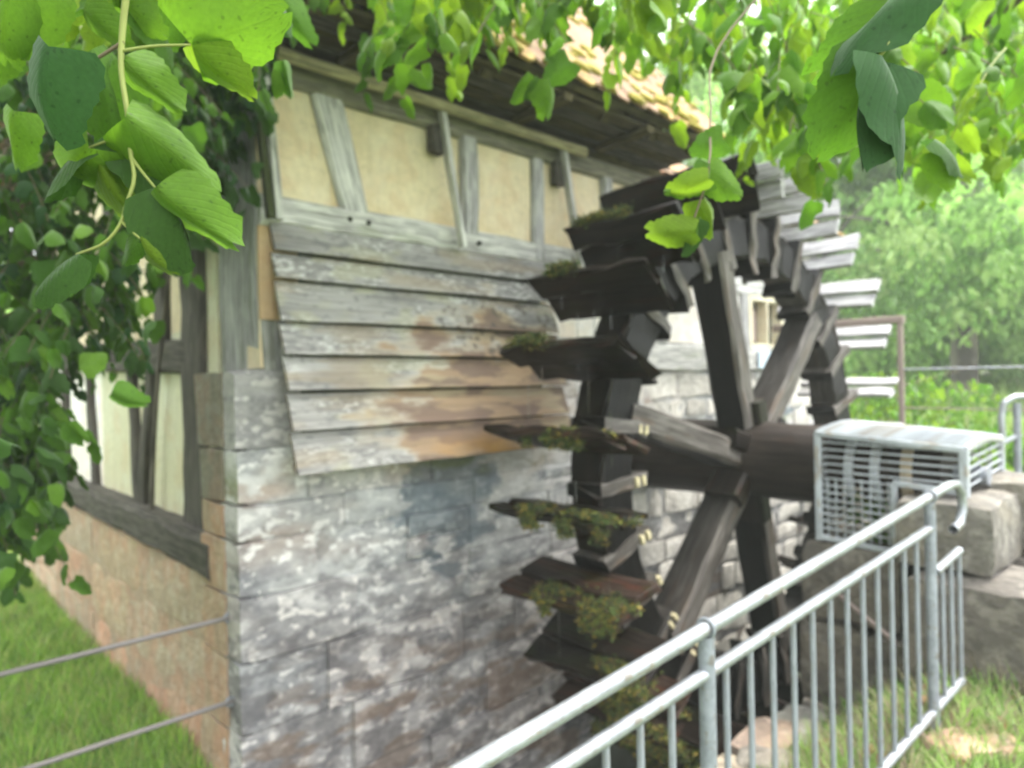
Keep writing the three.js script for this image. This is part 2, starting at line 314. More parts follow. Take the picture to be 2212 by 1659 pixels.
// rounded uneven block of stone, centre at 0. uvw: function(x,y,z,nx,ny,nz) -> uv in world metres
function rockGeo(w, h, d, seed, o = {}) {
  const s = o.seg ?? 4, rr = o.round ?? 0.03, am = o.amp ?? 0.02, r = rng(seed);
  let g = new THREE.BoxGeometry(w, h, d, s, Math.max(2, Math.round(s * 0.75)), s).toNonIndexed();
  const p = g.attributes.position, n = g.attributes.normal, U = [], C = [], ox = r() * 50, tint = o.tint ?? [1, 1, 1];
  for (let i = 0; i < p.count; i++) {
    let x = p.getX(i), y = p.getY(i), z = p.getZ(i);
    const q = [x / (w / 2), y / (h / 2), z / (d / 2)];
    const c = [clamp(x, -w / 2 + rr, w / 2 - rr), clamp(y, -h / 2 + rr, h / 2 - rr), clamp(z, -d / 2 + rr, d / 2 - rr)];
    const v = V(x - c[0], y - c[1], z - c[2]); if (v.length() > rr) v.setLength(rr);
    x = c[0] + v.x; y = c[1] + v.y; z = c[2] + v.z;
    const f = o.freq ?? 5, nn = noise3(x * f + ox, y * f, z * f + ox, 3) - 0.5;
    x += nn * am * 2 * q[0]; y += (noise3(x * f, y * f + ox, z * f, 9) - 0.5) * am * 2 * q[1]; z += nn * am * 2 * q[2];
    const ax = Math.abs(n.getX(i)), ay = Math.abs(n.getY(i)), wx = x + (o.at?.x ?? ox), wy = y + (o.at?.y ?? ox), wz = z + (o.at?.z ?? ox);
    let uv = ax > 0.5 ? [wz, wy] : ay > 0.5 ? [wx, wz] : [wx, wy];
    if (o.wall) uv = [(wx + (ax > 0.5 ? wz : 0)) / 4, (wy + 1 + (ay > 0.5 ? wz * 0.3 : 0)) / 3.2]; else uv = uv.map((t) => t / (o.scale ?? 1.2));
    p.setXYZ(i, x, y, z); U.push(...uv); C.push(...tint);
  }
  g.setAttribute('uv', new THREE.Float32BufferAttribute(U, 2)); g.setAttribute('color', new THREE.Float32BufferAttribute(C, 3));
  g.deleteAttribute('normal');
  return toCreasedNormals(g, 0.9);
}
const rock = (name, c, w, h, d, mat, parent, seed, o = {}) => part(name, rockGeo(w, h, d, seed, { at: c, ...o }), mat, parent, TR(c));
// plain sheet box with metric uv
function slabGeo(w, h, d, s = 1.2) {
  const g = new THREE.BoxGeometry(w, h, d), n = g.attributes.normal, p = g.attributes.position, U = [];
  for (let i = 0; i < p.count; i++) U.push(...(Math.abs(n.getX(i)) > 0.5 ? [p.getZ(i) / s, p.getY(i) / s] : Math.abs(n.getY(i)) > 0.5 ? [p.getX(i) / s, p.getZ(i) / s] : [p.getX(i) / s, p.getY(i) / s]));
  g.setAttribute('uv', new THREE.Float32BufferAttribute(U, 2)); return g;
}
const slab = (name, x0, x1, y0, y1, z0, z1, mat, parent, s) => part(name, slabGeo(x1 - x0, y1 - y0, z1 - z0, s), mat, parent, TR(V((x0 + x1) / 2, (y0 + y1) / 2, (z0 + z1) / 2)));
// a leaf: base at 0, tip towards +y, face +z, unit length
function leafGeo(seed, o = {}) {
  const r = rng(seed), nu = o.nu ?? 14, fold = o.fold ?? 0.5, droop = o.droop ?? 0.5, wide = o.wide ?? 0.47, jag = o.jag ?? 0.016, blunt = o.blunt ?? 0.55, nv = o.nv ?? 3;
  const P = [], U = [], I = [], curl = (r() - 0.5) * 0.5, ph = [r() * 6, r() * 6], lobe = o.lobe ?? 0.07, wave = o.wave ?? 0.05;
  for (let i = 0; i <= nu; i++) {
    const t = i / nu;
    let hw = wide * Math.pow(Math.sin(Math.PI * Math.pow(clamp(t * 0.93 + 0.05), blunt)), 0.62);
    if (i === nu) hw = o.tip ?? 0.02;
    for (const sd of [-1, 1]) for (let k = 0; k <= nv; k++) {
      if (sd === 1 && k === 0) continue;
      const a = (sd < 0 ? (nv - k) : k) / nv, big = i < nu ? lobe * Math.max(0, Math.sin(t * 13 + ph[sd < 0 ? 0 : 1])) * sstep(0.3, 0.7, t) : 0, j = a === 1 ? (i % 2 ? jag : -jag) * (0.6 + r() * 0.8) + big : 0;
      const w = (hw * a + (a === 1 && i && i < nu ? j : 0)) * sd, f = fold * (0.75 + 0.5 * t) + 0.12 * Math.sin(t * 5 + ph[0]) * sd * fold;
      let x = w * Math.cos(f), z = -Math.abs(w) * Math.sin(f) - 0.35 * a * a * hw * fold + wave * a * Math.sin(t * 9 + ph[sd < 0 ? 1 : 0]);
      let y = t - 0.16 * a * (1 - t) + 0.10 * a * t;
      const th = droop * t, yy = y * Math.cos(th * 0.8); z -= y * Math.sin(th * 0.8); x += curl * t * t * 0.3;
      P.push(x, yy, z); U.push(0.5 + 0.5 * sd * a, t);
    }
  }
  const W = 2 * nv + 1;
  for (let i = 0; i < nu; i++) for (let k = 0; k < W - 1; k++) { const a = i * W + k; I.push(a, a + 1, a + W + 1, a, a + W + 1, a + W); }
  const g = new THREE.BufferGeometry();
  g.setAttribute('position', new THREE.Float32BufferAttribute(P, 3)); g.setAttribute('uv', new THREE.Float32BufferAttribute(U, 2)); g.setIndex(I);
  g.computeVertexNormals(); return g;
}
const LEAVES = [0, 1, 2, 3, 4, 5, 6, 7].map((i) => leafGeo(40 + i, { fold: [0.5, 0.8, 1.05, 0.65, 0.35, 0.95, 0.6, 0.75][i], droop: [0.5, 0.8, 0.6, 1.0, 0.4, 0.7, 0.9, 0.3][i], wide: 0.44 + (i % 3) * 0.04, blunt: 0.5 + (i % 4) * 0.06, tip: i % 2 ? 0.12 : 0.03 }));
const LOWLEAF = [0, 1, 2].map((i) => leafGeo(60 + i, { nu: 5, nv: 1, fold: 0.4 + 0.3 * i, droop: 0.6 + 0.2 * i, jag: 0.04, wide: 0.42 - 0.05 * i, lobe: 0.05 }));
// world matrix of a leaf from base to tip with the face turned towards n
function leafAt(base, tip, n, w = 1) {
  const y = tip.clone().sub(base), len = y.length(); y.normalize();
  const x = y.clone().cross(n).normalize(), z = x.clone().cross(y);
  return new THREE.Matrix4().makeBasis(x.multiplyScalar(len * w), y.multiplyScalar(len), z.multiplyScalar(len)).setPosition(base);
}
const randDir = (r) => { const a = r() * 6.283, z = r() * 2 - 1, s = Math.sqrt(1 - z * z); return V(s * Math.cos(a), z, s * Math.sin(a)); };
function hangLeaf(r, p, size, spread = 0.9) { // hanging, tip outward and down
  const out = randDir(r); out.y = -0.25 - r() * spread; out.normalize();
  const n = randDir(r).multiplyScalar(0.55).add(V(0, 0.9, 0)).normalize();
  return leafAt(p, p.clone().addScaledVector(out, size), n);
}
// ---------------------------------------------------------------- the setting: ground and stream
function groundY(x, z) {
  const rise = x < 4 ? 0.30 + 0.1 * Math.max(x, -2.5) : 0.70 + 0.075 * Math.min(x - 4, 26);
  const left = 0.02 * Math.max(0, -z - 6) + 0.015 * Math.max(0, -x - 4);
  let y = mix(left, rise, Math.max(sstep(1.45, 2.3, z) , sstep(2, 7, x)));
  y += (noise3(x * 1.3, z * 1.3, 0, 77) - 0.5) * 0.10 + (noise3(x * 5, z * 5, 0, 78) - 0.5) * 0.03;
  const inChannel = Math.min(sstep(0.0, 0.02, z + 0.03), sstep(1.50, 1.36, z)) * sstep(6.35, 6.2, x) * sstep(-9, -8.5, x);
  return mix(y, -0.85 + 0.06 * noise3(x * 3, z * 3, 0, 79), inChannel);
}
{
  const axis = (segs) => { const o = []; for (const [a, b, s] of segs) for (let t = a; t < b - 1e-6; t += s) o.push(t); o.push(segs[segs.length - 1][1]); return o; };
  const xs = axis([[-120, -20, 10], [-20, -6, 1], [-6, 8, 0.12], [8, 24, 0.8], [24, 60, 4], [60, 200, 20]]), zs = axis([[-200, -40, 16], [-40, -8, 1.6], [-8, -0.2, 0.2], [-0.2, 2.8, 0.05], [2.8, 8, 0.25], [8, 40, 4], [40, 120, 20]]);
  const P = [], U = [], I = [], w = xs.length;
  for (const z of zs) for (const x of xs) { P.push(x, groundY(x, z), z); U.push(x / 2.2, z / 2.2); }
  for (let j = 0; j < zs.length - 1; j++) for (let i = 0; i < w - 1; i++) { const a = j * w + i; I.push(a, a + w, a + 1, a + 1, a + w, a + w + 1); }
  const g = new THREE.BufferGeometry(); g.setAttribute('position', new THREE.Float32BufferAttribute(P, 3)); g.setAttribute('uv', new THREE.Float32BufferAttribute(U, 2)); g.setIndex(I); g.computeVertexNormals();
  tag(part('ground', g, M.grass, scene), 'uneven grassy ground round the mill and along the wheel channel', 'ground', null, 'structure');
  const wg = new THREE.PlaneGeometry(14.6, 1.5, 120, 14); wg.rotateX(-Math.PI / 2);
  const p = wg.attributes.position; for (let i = 0; i < p.count; i++) p.setY(i, (noise3(p.getX(i) * 4, p.getZ(i) * 6, 0, 5) - 0.5) * 0.03);
  wg.computeVertexNormals();
  tag(part('water', wg, M.water, scene, TR(V(-1.0, -0.52, 0.68))), 'dark shallow water in the channel under the wheel', 'water', null, 'structure');
}
// far field path, pale gravel
{
  const P = [], U = [], I = [], n = 60;
  for (let i = 0; i <= n; i++) { const t = i / n, x = mix(7.5, 46, t), z = mix(5, -15, t) + 1.2 * Math.sin(t * 7); for (const s of [-1, 1]) { const q = V(x + s * 0.5, 0, z + s * 1.1); P.push(q.x, groundY(q.x, q.z) + 0.05, q.z); U.push(t * 20, s); } }
  for (let i = 0; i < n; i++) { const a = i * 2; I.push(a, a + 1, a + 2, a + 1, a + 3, a + 2); }
  const g = new THREE.BufferGeometry(); g.setAttribute('position', new THREE.Float32BufferAttribute(P, 3)); g.setAttribute('uv', new THREE.Float32BufferAttribute(U, 2)); g.setAttribute('color', new THREE.Float32BufferAttribute(P.map(() => 1.2), 3)); g.setIndex(I); g.computeVertexNormals();
  tag(part('path', g, M.pale, scene), 'pale gravel path crossing the meadow behind the wheel', 'path', null, 'structure');
}
// stone lining on the near side of the channel
{
  const t = thing('channel_wall', V(2, -0.9, 1.45), 'low rough stone lining along the near side of the wheel channel', 'wall'), r = rng(31);
  for (let row = 0; row < 3; row++) for (let x = -1.2 + r() * 0.3; x < 6.1;) {
    const w = 0.3 + r() * 0.35, top = row === 2, h = 0.42;
    const yb = -0.9 + row * 0.43, gy = groundY(x, 1.7);
    if (yb < gy) rock('stone', V(x + w / 2, Math.min(yb + h / 2, gy - h / 2 + 0.05), 1.47 + (r() - 0.5) * 0.04), w - 0.015, h, 0.26, M.grey, t, 100 + Math.floor(r() * 9999), { amp: 0.03, round: 0.05, tint: [0.8 + r() * 0.3, 0.75 + r() * 0.3, 0.7 + r() * 0.25] });
    x += w;
  }
}

// ---------------------------------------------------------------- the mill
const mill = thing('watermill', V(3, 0, -2.5), 'old half timbered watermill with stone base, plank splash boards and mossy tiled roof', 'building');
{
  const r = rng(11);
  // --- main wall, stone base
  const mg0 = slabGeo(6.14, 3.07, 0.30); { const p = mg0.attributes.position, uv = mg0.attributes.uv; for (let i = 0; i < p.count; i++) uv.setXY(i, (p.getX(i) + 3.13) / 4, (p.getY(i) + 0.535 + 1) / 3.2); mg0.setAttribute('color', new THREE.Float32BufferAttribute(new Array(p.count * 3).fill(0.85), 3)); }
  const base = part('stone_wall', mg0, M.wall, mill, TR(V(3.13, 0.535, -0.1665)));
  const rows = [0.37, 0.26, 0.17, 0.26, 0.30, 0.34, 0.36, 0.38, 0.42]; let y = 2.09;
  rows.forEach((h, k) => {
    let x = 0, first = true;
    while (x < 2.55) {
      let w = first ? [0.46, 0.36, 0.55, 0.40, 0.62, 0.44, 0.58, 0.42, 0.5][k] : 0.38 + r() * 0.5; if (x + w > 2.4) w = 2.62 - x;
      const split = !first && r() < 0.3 ? 2 : 1;
      for (let s = 0; s < split; s++) {
        const hh = h / split, c = V(x + w / 2, y - hh * (s + 0.5), -0.14 + (r() - 0.5) * 0.022);
        const tn = (k === 0 && first ? 0.62 : 0.90) + r() * 0.2, pk = r() * 0.08;
        rock('stone', c, w - 0.005, hh - 0.005, 0.28, M.wall, base, Math.floor(r() * 1e6), { wall: true, seg: 6, round: 0.012, amp: 0.016, freq: 8, tint: [tn + pk, tn + pk * 0.35, tn] });
      }
      x += w; first = false;
    }
    y -= h;
  });
  // rubble further along, its stronger light put into a paler stone colour
  y = 2.07;
  while (y > -0.95) {
    const h = 0.14 + r() * 0.13; let x = 2.62;
    while (x < 6.15) { const w = Math.min(0.22 + r() * 0.36, 6.2 - x), tn = 0.8 + r() * 0.4; if (w > 0.06) rock('stone', V(x + w / 2, y - h / 2, -0.14 + (r() - 0.5) * 0.03), w - 0.014, h - 0.012, 0.28, M.pale, base, Math.floor(r() * 1e6), { seg: 3, round: 0.035, amp: 0.022, tint: [tn, tn * 0.99, tn * 0.97] }); x += w; }
    y -= h;
  }
  // --- gable side, reddish stone base
  const gb = slab('gable_stone_wall', 0.016, 0.3, -0.3, 1.05, -5.6, -0.3, M.redMortar, mill);
  y = 1.06;
  for (const h of [0.34, 0.40, 0.42, 0.3]) {
    let z = -0.0 - r() * 0.2 - 0.28;
    while (z > -5.5) { const w = 0.6 + r() * 0.9, tn = 0.95 + r() * 0.2, g = r() * 3; rock('stone', V(0.14, y - h / 2, z - w / 2), 0.26, h - 0.004, w - 0.005, M.red, gb, Math.floor(r() * 1e6), { seg: 6, round: 0.02, amp: 0.016, tint: z < -3.6 ? [1.35, 1.45, 1.55] : g < 1 ? [tn * 1.1, tn * 1.0, tn * 0.98] : g < 2 ? [tn * 1.03, tn * 1.06, tn * 1.0] : [tn * 0.95, tn * 1.02, tn * 1.03] }); z -= w; }
    y -= h;
  }
  // quoins: the corner column seen from the gable side
  y = 2.09;
  rows.slice(0, 8).forEach((h) => { const d = 0.24 + r() * 0.12, tn = 0.9 + r() * 0.2; if (y > -0.2) rock('quoin_stone', V(0.03, y - h / 2, -0.15 - d / 2), 0.08, h - 0.007, d, M.red, gb, Math.floor(r() * 1e6), { seg: 3, round: 0.014, amp: 0.01, tint: y > 1.7 ? [0.55, 0.68, 0.72] : [tn * 1.05, tn * 1.05, tn] }); y -= h; });
  // --- timber frame of the main wall
  const fz = -0.046, D = 0.14;
  const tb = (name, x0, y0, x1, y1, w, mat = M.woodGrey, zz = fz) => bar(name, V(x0, y0, zz), V(x1, y1, zz), w, D, mat, mill, { jit: 0.01 }, Math.abs(x1 - x0) > Math.abs(y1 - y0) ? V(0, 1, 0) : V(1, 0, 0));
  tb('rail', 0.13, 2.85, 6.2, 2.85, 0.15, M.woodPale);
  tb('top_plate', 0.1, 3.53, 3.4, 3.53, 0.13, M.woodPlate);
  tb('brace', 0.655, 2.90, 0.49, 3.50, 0.17, M.woodPale, -0.05);
  tb('post', 1.43, 2.90, 1.43, 3.48, 0.13);
  tb('post', 2.005, 2.80, 2.005, 3.48, 0.105, M.woodGrey, -0.045);
  tb('post', 2.72, 2.92, 2.72, 3.48, 0.12);
  tb('post', 3.36, 2.3, 3.36, 3.55, 0.16);
  for (const x of [4.22, 4.68, 5.5, 6.12]) { tb('post', x, 2.3, x, 2.79, 0.14, M.woodGrey, -0.05); tb('post', x + 0.05, 2.92, x + 0.05, 3.40, 0.13, M.woodGrey, -0.05); }
  tb('sill_beam', 2.06, 2.19, 6.2, 2.19, 0.23, M.woodPale, -0.05);
  tb('top_plate', 3.45, 3.45, 6.2, 3.45, 0.13);
  // plaster panels between the timbers
  const pan = (x0, x1, y0, y1, mat = M.plaster) => slab('plaster_panel', x0, x1, y0, y1, -0.16, -0.008 - 0.012 * r(), mat, mill);
  pan(0.14, 0.52, 2.925, 3.466); pan(0.522, 1.37, 2.925, 3.466); pan(1.50, 1.95, 2.925, 3.466); pan(2.06, 2.66, 2.925, 3.466); pan(2.78, 3.28, 2.925, 3.466);
  pan(0.13, 2.06, 2.1, 2.775);
  pan(2.07, 3.28, 2.31, 2.775, M.plasterLit); pan(3.44, 4.15, 2.31, 2.775, M.plasterLit); pan(4.29, 4.61, 2.31, 2.775, M.plasterLit); pan(5.57, 6.05, 2.31, 2.775, M.plasterLit);
  for (const [a, b] of [[3.45, 4.2], [4.34, 4.66], [4.8, 5.48], [5.62, 6.1]]) pan(a, b, 2.925, 3.385, M.plasterLit);
  slab('inner_wall', 0.3, 6.1, 2.07, 3.8, -0.34, -0.18, M.dark, mill);
  // window beyond the wheel
  const win = slab('window', 4.76, 5.42, 2.31, 2.774, -0.16, -0.10, M.dark, mill);
  slab('pane', 4.80, 5.08, 2.34, 2.74, -0.098, -0.09, M.pane, win); slab('pane', 5.12, 5.38, 2.34, 2.74, -0.098, -0.09, M.pane, win);
  slab('curtain', 4.82, 5.06, 2.36, 2.66, -0.0895, -0.086, M.curtain, win);
  for (const [a, b, c, d] of [[4.75, 5.43, 2.735, 2.79], [4.75, 5.43, 2.285, 2.335], [4.75, 4.81, 2.335, 2.735], [5.37, 5.43, 2.335, 2.735], [5.085, 5.115, 2.335, 2.735]]) slab('frame', a, b, c, d, -0.11, 0.012, M.frameWhite, win);
  slab('board', 4.86, 5.12, 2.10, 2.26, 0.025, 0.04, std({ color: new THREE.Color(0.55, 0.66, 0.75) }), mill);
  // --- pale round batten under the eaves, slanting battens and their brackets
  bar('eaves_batten', V(0.19, 3.575, 0.1), V(2.38, 3.568, 0.1), 0.062, 0.055, M.woodOlive, mill, { ch: 0.018, jit: 0.005 });
  for (const [xt, xb, k] of [[0.135, 0.196, 0], [1.175, 1.30, 1], [2.185, 2.325, 2]]) {
    bar('batten', V(xt, 3.55, 0.075), V(xb, 2.795, 0.085), 0.036, 0.05, M.woodPale, mill, { jit: 0.004 }, V(1, 0, 0));
    if (!k) bar('batten', V(xt - 0.042, 3.54, 0.06), V(xb - 0.036, 2.80, 0.07), 0.03, 0.045, M.gapShade, mill, { jit: 0.004 }, V(1, 0, 0));  // dark strip painted in as the shaded gap beside the first batten
    if (k) bar('bracket', V(xt + 0.0, 3.40, 0.0), V(xt + 0.0, 3.40, 0.06), 0.16, 0.10, M.woodUmber, mill, { seed: k });
  }
  for (const [x, yy] of [[0.60, 2.865], [0.71, 2.862], [1.475, 2.85]]) part('peg', new THREE.CylinderGeometry(0.014, 0.014, 0.03, 8), M.dark, mill, new THREE.Matrix4().makeRotationX(Math.PI / 2).setPosition(x, yy, 0.02));
  // --- splash boards leaning out over the wall
  const panel = slab('shade_backing', 0.32, 2.0, 1.66, 2.75, 0.01, 0.016, M.gapShade, mill);  // dark green sheet added to paint the shade in the board gaps
  const lev = [2.79, 2.654, 2.52, 2.321, 2.159, 1.989, 1.81, 1.615], zAt = (yy) => 0.032 + (2.79 - yy) / 1.175 * 0.225;
  for (let k = 0; k < 7; k++) {
    const nx = 26, P = [], U = [], C = [], I = [], ph = r() * 9, x1 = 2.03 + (r() - 0.5) * 0.05, tn = 0.92 + r() * 0.16, skew = (r() - 0.5) * 0.008;
    for (let i = 0; i <= nx; i++) {
      const x = mix(0.17 + (k ? 0.0 : 0.006), x1, i / nx), wob = (vnoise(x * 3 + ph, k, 4) - 0.5) * 0.006 + (i / nx - 0.5) * skew, wob2 = (vnoise(x * 9 + ph, k, 14) - 0.5) * 0.003;
      const yt = lev[k] - (k ? 0.012 : 0) + wob * 0.4, yb = lev[k + 1] - 0.002 + wob + wob2, zt = zAt(lev[k]) - 0.006, zb = zAt(lev[k + 1]) + 0.024;
      const bow = 0.004 * Math.sin(x * 2 + ph);
      for (const [yy, zz] of [[yt, zt - 0.02], [yt, zt], [mix(yt, yb, 0.5), mix(zt, zb, 0.5) + bow], [yb + 0.003, zb], [yb, zb - 0.004], [yb + 0.002, zb - 0.026]]) { P.push(x, yy, zz); U.push((x - 0.17) / 1.86, 1 - (1 - (2.79 - yy) / 1.175)); C.push(tn, tn, tn); }
    }
    for (let i = 0; i < nx; i++) for (let j = 0; j < 5; j++) { const a = i * 6 + j; I.push(a, a + 1, a + 6, a + 1, a + 7, a + 6); }
    for (const e of [0, nx * 6]) for (let j = 1; j < 5; j++) I.push(...(e ? [e, e + j, e + j + 1] : [e, e + j + 1, e + j]));
    let g = new THREE.BufferGeometry(); g.setAttribute('position', new THREE.Float32BufferAttribute(P, 3)); g.setAttribute('uv', new THREE.Float32BufferAttribute(U, 2)); g.setAttribute('color', new THREE.Float32BufferAttribute(C, 3)); g.setIndex(I);
    g = toCreasedNormals(g, 0.6);
    part('splash_board', g, M.boards, panel);
  }
  // --- gable side timbers (plane x = 0.1)
  const gx = 0.13, GD = 0.10;
  const gbar = (name, p, q, w, mat, x = gx) => { const a = onX(p[0], p[1], x - GD / 2), b = onX(q[0], q[1], x - GD / 2); a.x = b.x = x; return bar(name, a, b, w, GD, mat, mill, { jit: 0.012 }, Math.abs(a.y - b.y) > Math.abs(a.z - b.z) ? V(0, 0, 1) : V(0, 1, 0)); };
  bar('corner_post', V(0.25, 2.09, -0.26), V(0.25, 4.3, -0.26), 0.50, 0.24, M.woodGrey, mill, { jit: 0.012, ch: 0.02 }, V(0, 0, 1));
  slab('plaster_panel', 0.126, 0.40, 2.33, 2.775, -0.006, 0.006, std({ map: plasterTex, color: new THREE.Color(0.66, 0.54, 0.44) }), mill);
  slab('plaster_panel', 0.128, 0.40, 2.925, 3.466, -0.006, -0.002, M.plaster, mill);
  bar('dark_post', V(0.14, 1.2, -0.83), V(0.14, 4.6, -0.80), 0.33, 0.12, M.woodUmber, mill, { jit: 0.01 }, V(0, 0, 1));
  slab('plaster_panel', 0.115, 0.3, 1.25, 4.2, -0.68, -0.50, M.plasterShaded, mill);
  gbar('cross_beam', [118, 775], [395, 768], 0.20, M.woodUmber, 0.12);
  gbar('brace', [276, 800], [293, 1100], 0.11, M.woodUmber); gbar('brace', [318, 795], [300, 1105], 0.13, M.woodUmber);
  gbar('post', [183, 790], [202, 1060], 0.12, M.woodUmber); gbar('post', [134, 790], [140, 1030], 0.12, M.woodUmber);
  gbar('post', [336, 300], [338, 745], 0.22, M.woodUmber); gbar('post', [228, 300], [232, 745], 0.2, M.woodUmber); gbar('post', [95, 700], [104, 1010], 0.14, M.woodUmber);
  slab('plaster_panel', 0.128, 0.3, 1.2, 2.35, -3.0, -0.95, M.plasterShaded, mill); slab('plaster_panel', 0.127, 0.3, 1.2, 2.4, -5.5, -3.0, M.plasterLit, mill);
  slab('plaster_panel', 0.129, 0.3, 2.3, 4.6, -5.5, -0.95, M.plaster, mill);
  bar('sill_beam', V(0.10, 1.15, -0.34), V(0.10, 1.18, -5.6), 0.20, 0.22, M.woodUmber, mill, { jit: 0.015 });
  const gp = new THREE.Shape([new THREE.Vector2(0, 0), new THREE.Vector2(5.2, 0), new THREE.Vector2(2.6, 3.1)]);
  part('gable_wall', new THREE.ExtrudeGeometry(gp, { depth: 0.15, bevelEnabled: false }), M.plaster, mill, new THREE.Matrix4().makeRotationY(Math.PI / 2).setPosition(0.14, 4.2, 0));
  // --- roof: eave edge at z = 0.55, y = 3.75, pitch 50 degrees
  const pitch = 50 * Math.PI / 180, cs = Math.cos(pitch), sn = Math.sin(pitch), X0 = -0.38, X1 = 3.42, EY = 3.745, EZ = 0.56, SL = 4.8;
  const up = (s, n = 0) => V(0, EY + s * sn + n * cs, EZ - s * cs + n * sn);
  const roofM = (x, s, n) => { const q = up(s, n); return new THREE.Matrix4().makeRotationX(-(Math.PI / 2 - pitch)).premultiply(TR(V(x, q.y, q.z))); };
  // roof plane: local y along the slope
  const roof = part('roof', slabGeo(X1 - X0 - 0.04, SL, 0.05), M.rafter, mill, roofM((X0 + X1) / 2, SL / 2 + 0.03, -0.055));
  const backM = new THREE.Matrix4().makeRotationX(Math.PI / 2 - pitch).premultiply(TR(V((X0 + X1) / 2, EY + SL * sn / 2, EZ - SL * cs * 1.5)));
  part('roof_back', slabGeo(X1 - X0, SL, 0.08), M.tile, mill, backM);
  const tg = [0, 1, 2, 3, 4].map((s) => { // a flat clay tile with a rounded lower end
    const sh = new THREE.Shape(), w = 0.083; sh.moveTo(-w, 0.36); sh.lineTo(-w, 0.06); sh.quadraticCurveTo(-w * 0.9, 0, 0, -0.012); sh.quadraticCurveTo(w * 0.9, 0, w, 0.06); sh.lineTo(w, 0.36); sh.closePath();
    const g = new THREE.ExtrudeGeometry(sh, { depth: 0.014, bevelEnabled: true, bevelSize: 0.003, bevelThickness: 0.003, bevelSegments: 1, curveSegments: 2 });
    const q = rng(900 + s), t = [[1, 1, 1], [1.25, 1.2, 1.1], [0.8, 0.8, 0.75], [1.25, 1.3, 0.7], [1.15, 0.95, 0.85]][s], c = []; const uo = q() * 3;
    const uv = g.attributes.uv; for (let i = 0; i < uv.count; i++) { uv.setXY(i, uv.getX(i) + uo, uv.getY(i) + uo * 2); c.push(...t); }
    g.setAttribute('color', new THREE.Float32BufferAttribute(c, 3)); return g;
  });
  const rest = [[], [], [], [], []]; let tiles = 0;
  for (let row = 0; row < 27; row++) for (let k = 0; k < 23; k++) {
    const x = X0 + 0.085 + k * 0.168 + (row % 2) * 0.084; if (x > X1 + 0.05) continue;
    const m = roofM(x + (r() - 0.5) * 0.012, row * 0.17 + (r() - 0.5) * 0.02, -0.012 + r() * 0.008).multiply(new THREE.Matrix4().makeRotationX(0.03 + r() * 0.012)).multiply(new THREE.Matrix4().makeRotationZ((r() - 0.5) * 0.06));
    const v = Math.floor(r() * 5);
    if (tiles < 290) { part('roof_tile', tg[v], M.tile, roof, m); tiles++; } else rest[v].push(m);
  }
  const restGeo = []; rest.forEach((ms, v) => { if (ms.length) restGeo.push(...ms.map((m) => tg[v].clone().applyMatrix4(m))); });
  tag(part('upper_tiles', mergeGeometries(restGeo), M.tile, roof), null, null, null, 'stuff');
  // cushions of yellow moss along the lower tiles
  const mg = []; for (let i = 0; i < 130; i++) { const s = 0.02 + r() * 0.04, g = new THREE.IcosahedronGeometry(s, 1), p = g.attributes.position; for (let j = 0; j < p.count; j++) { const f = 0.7 + 0.6 * noise3(p.getX(j) * 60, p.getY(j) * 60, p.getZ(j) * 60 + i, 3); p.setXYZ(j, p.getX(j) * f * 1.4, p.getY(j) * f, p.getZ(j) * f * 0.4); } g.applyMatrix4(roofM(mix(X0, X1, Math.pow(r(), 0.6)), Math.pow(r(), 1.6) * 1.6, 0.02)); mg.push(g); }
  tag(part('moss', mergeGeometries(mg), M.mossYellow, roof), null, null, null, 'stuff');
  for (let k = 0; k < 8; k++) { const x = X0 + 0.12 + k * 0.5; const a = up(0.05, -0.14), b = up(2.0, -0.14); a.x = b.x = x; bar('rafter', a, b, 0.11, 0.09, M.rafter, mill, { jit: 0.008 }); }
  for (let k = 0; k < 4; k++) bar('soffit_board', V(X0 + 0.05, 3.66 + k * 0.012, 0.06 + k * 0.115), V(X1 - 0.05, 3.66 + k * 0.012 + 0.004, 0.06 + k * 0.115), 0.022, 0.108, k % 2 ? M.rafter : M.woodUmber, mill, { jit: 0.006 });
  for (const x of [0.55, 1.75, 2.55]) bar('rafter_end', V(x, 3.63, 0.08), V(x + 0.02, 3.665, 0.5), 0.05, 0.07, M.rafter, mill);
  slab('eaves_wall', 0.14, 3.4, 3.59, 4.25, -0.14, 0.0, M.rafter, mill);
  // lower roof of the far end, lost behind the wheel
  const ar = part('annex_roof', slabGeo(2.9, 2.6, 0.05), M.rafter, mill, new THREE.Matrix4().makeRotationX(-Math.PI / 2 + 0.55).premultiply(TR(V(4.92, 4.1, -0.85))));
  const ag = []; for (let row = 0; row < 14; row++) for (let k = 0; k < 17; k++) ag.push(tg[(row * 7 + k * 3) % 5].clone().applyMatrix4(new THREE.Matrix4().makeRotationX(-Math.PI / 2 + 0.6).premultiply(TR(V(3.58 + k * 0.168 + (row % 2) * 0.084, 3.47 + row * 0.17 * Math.sin(0.55), 0.27 - row * 0.17 * Math.cos(0.55))))));
  tag(part('annex_tiles', mergeGeometries(ag), M.tile, ar), null, null, null, 'stuff');
}

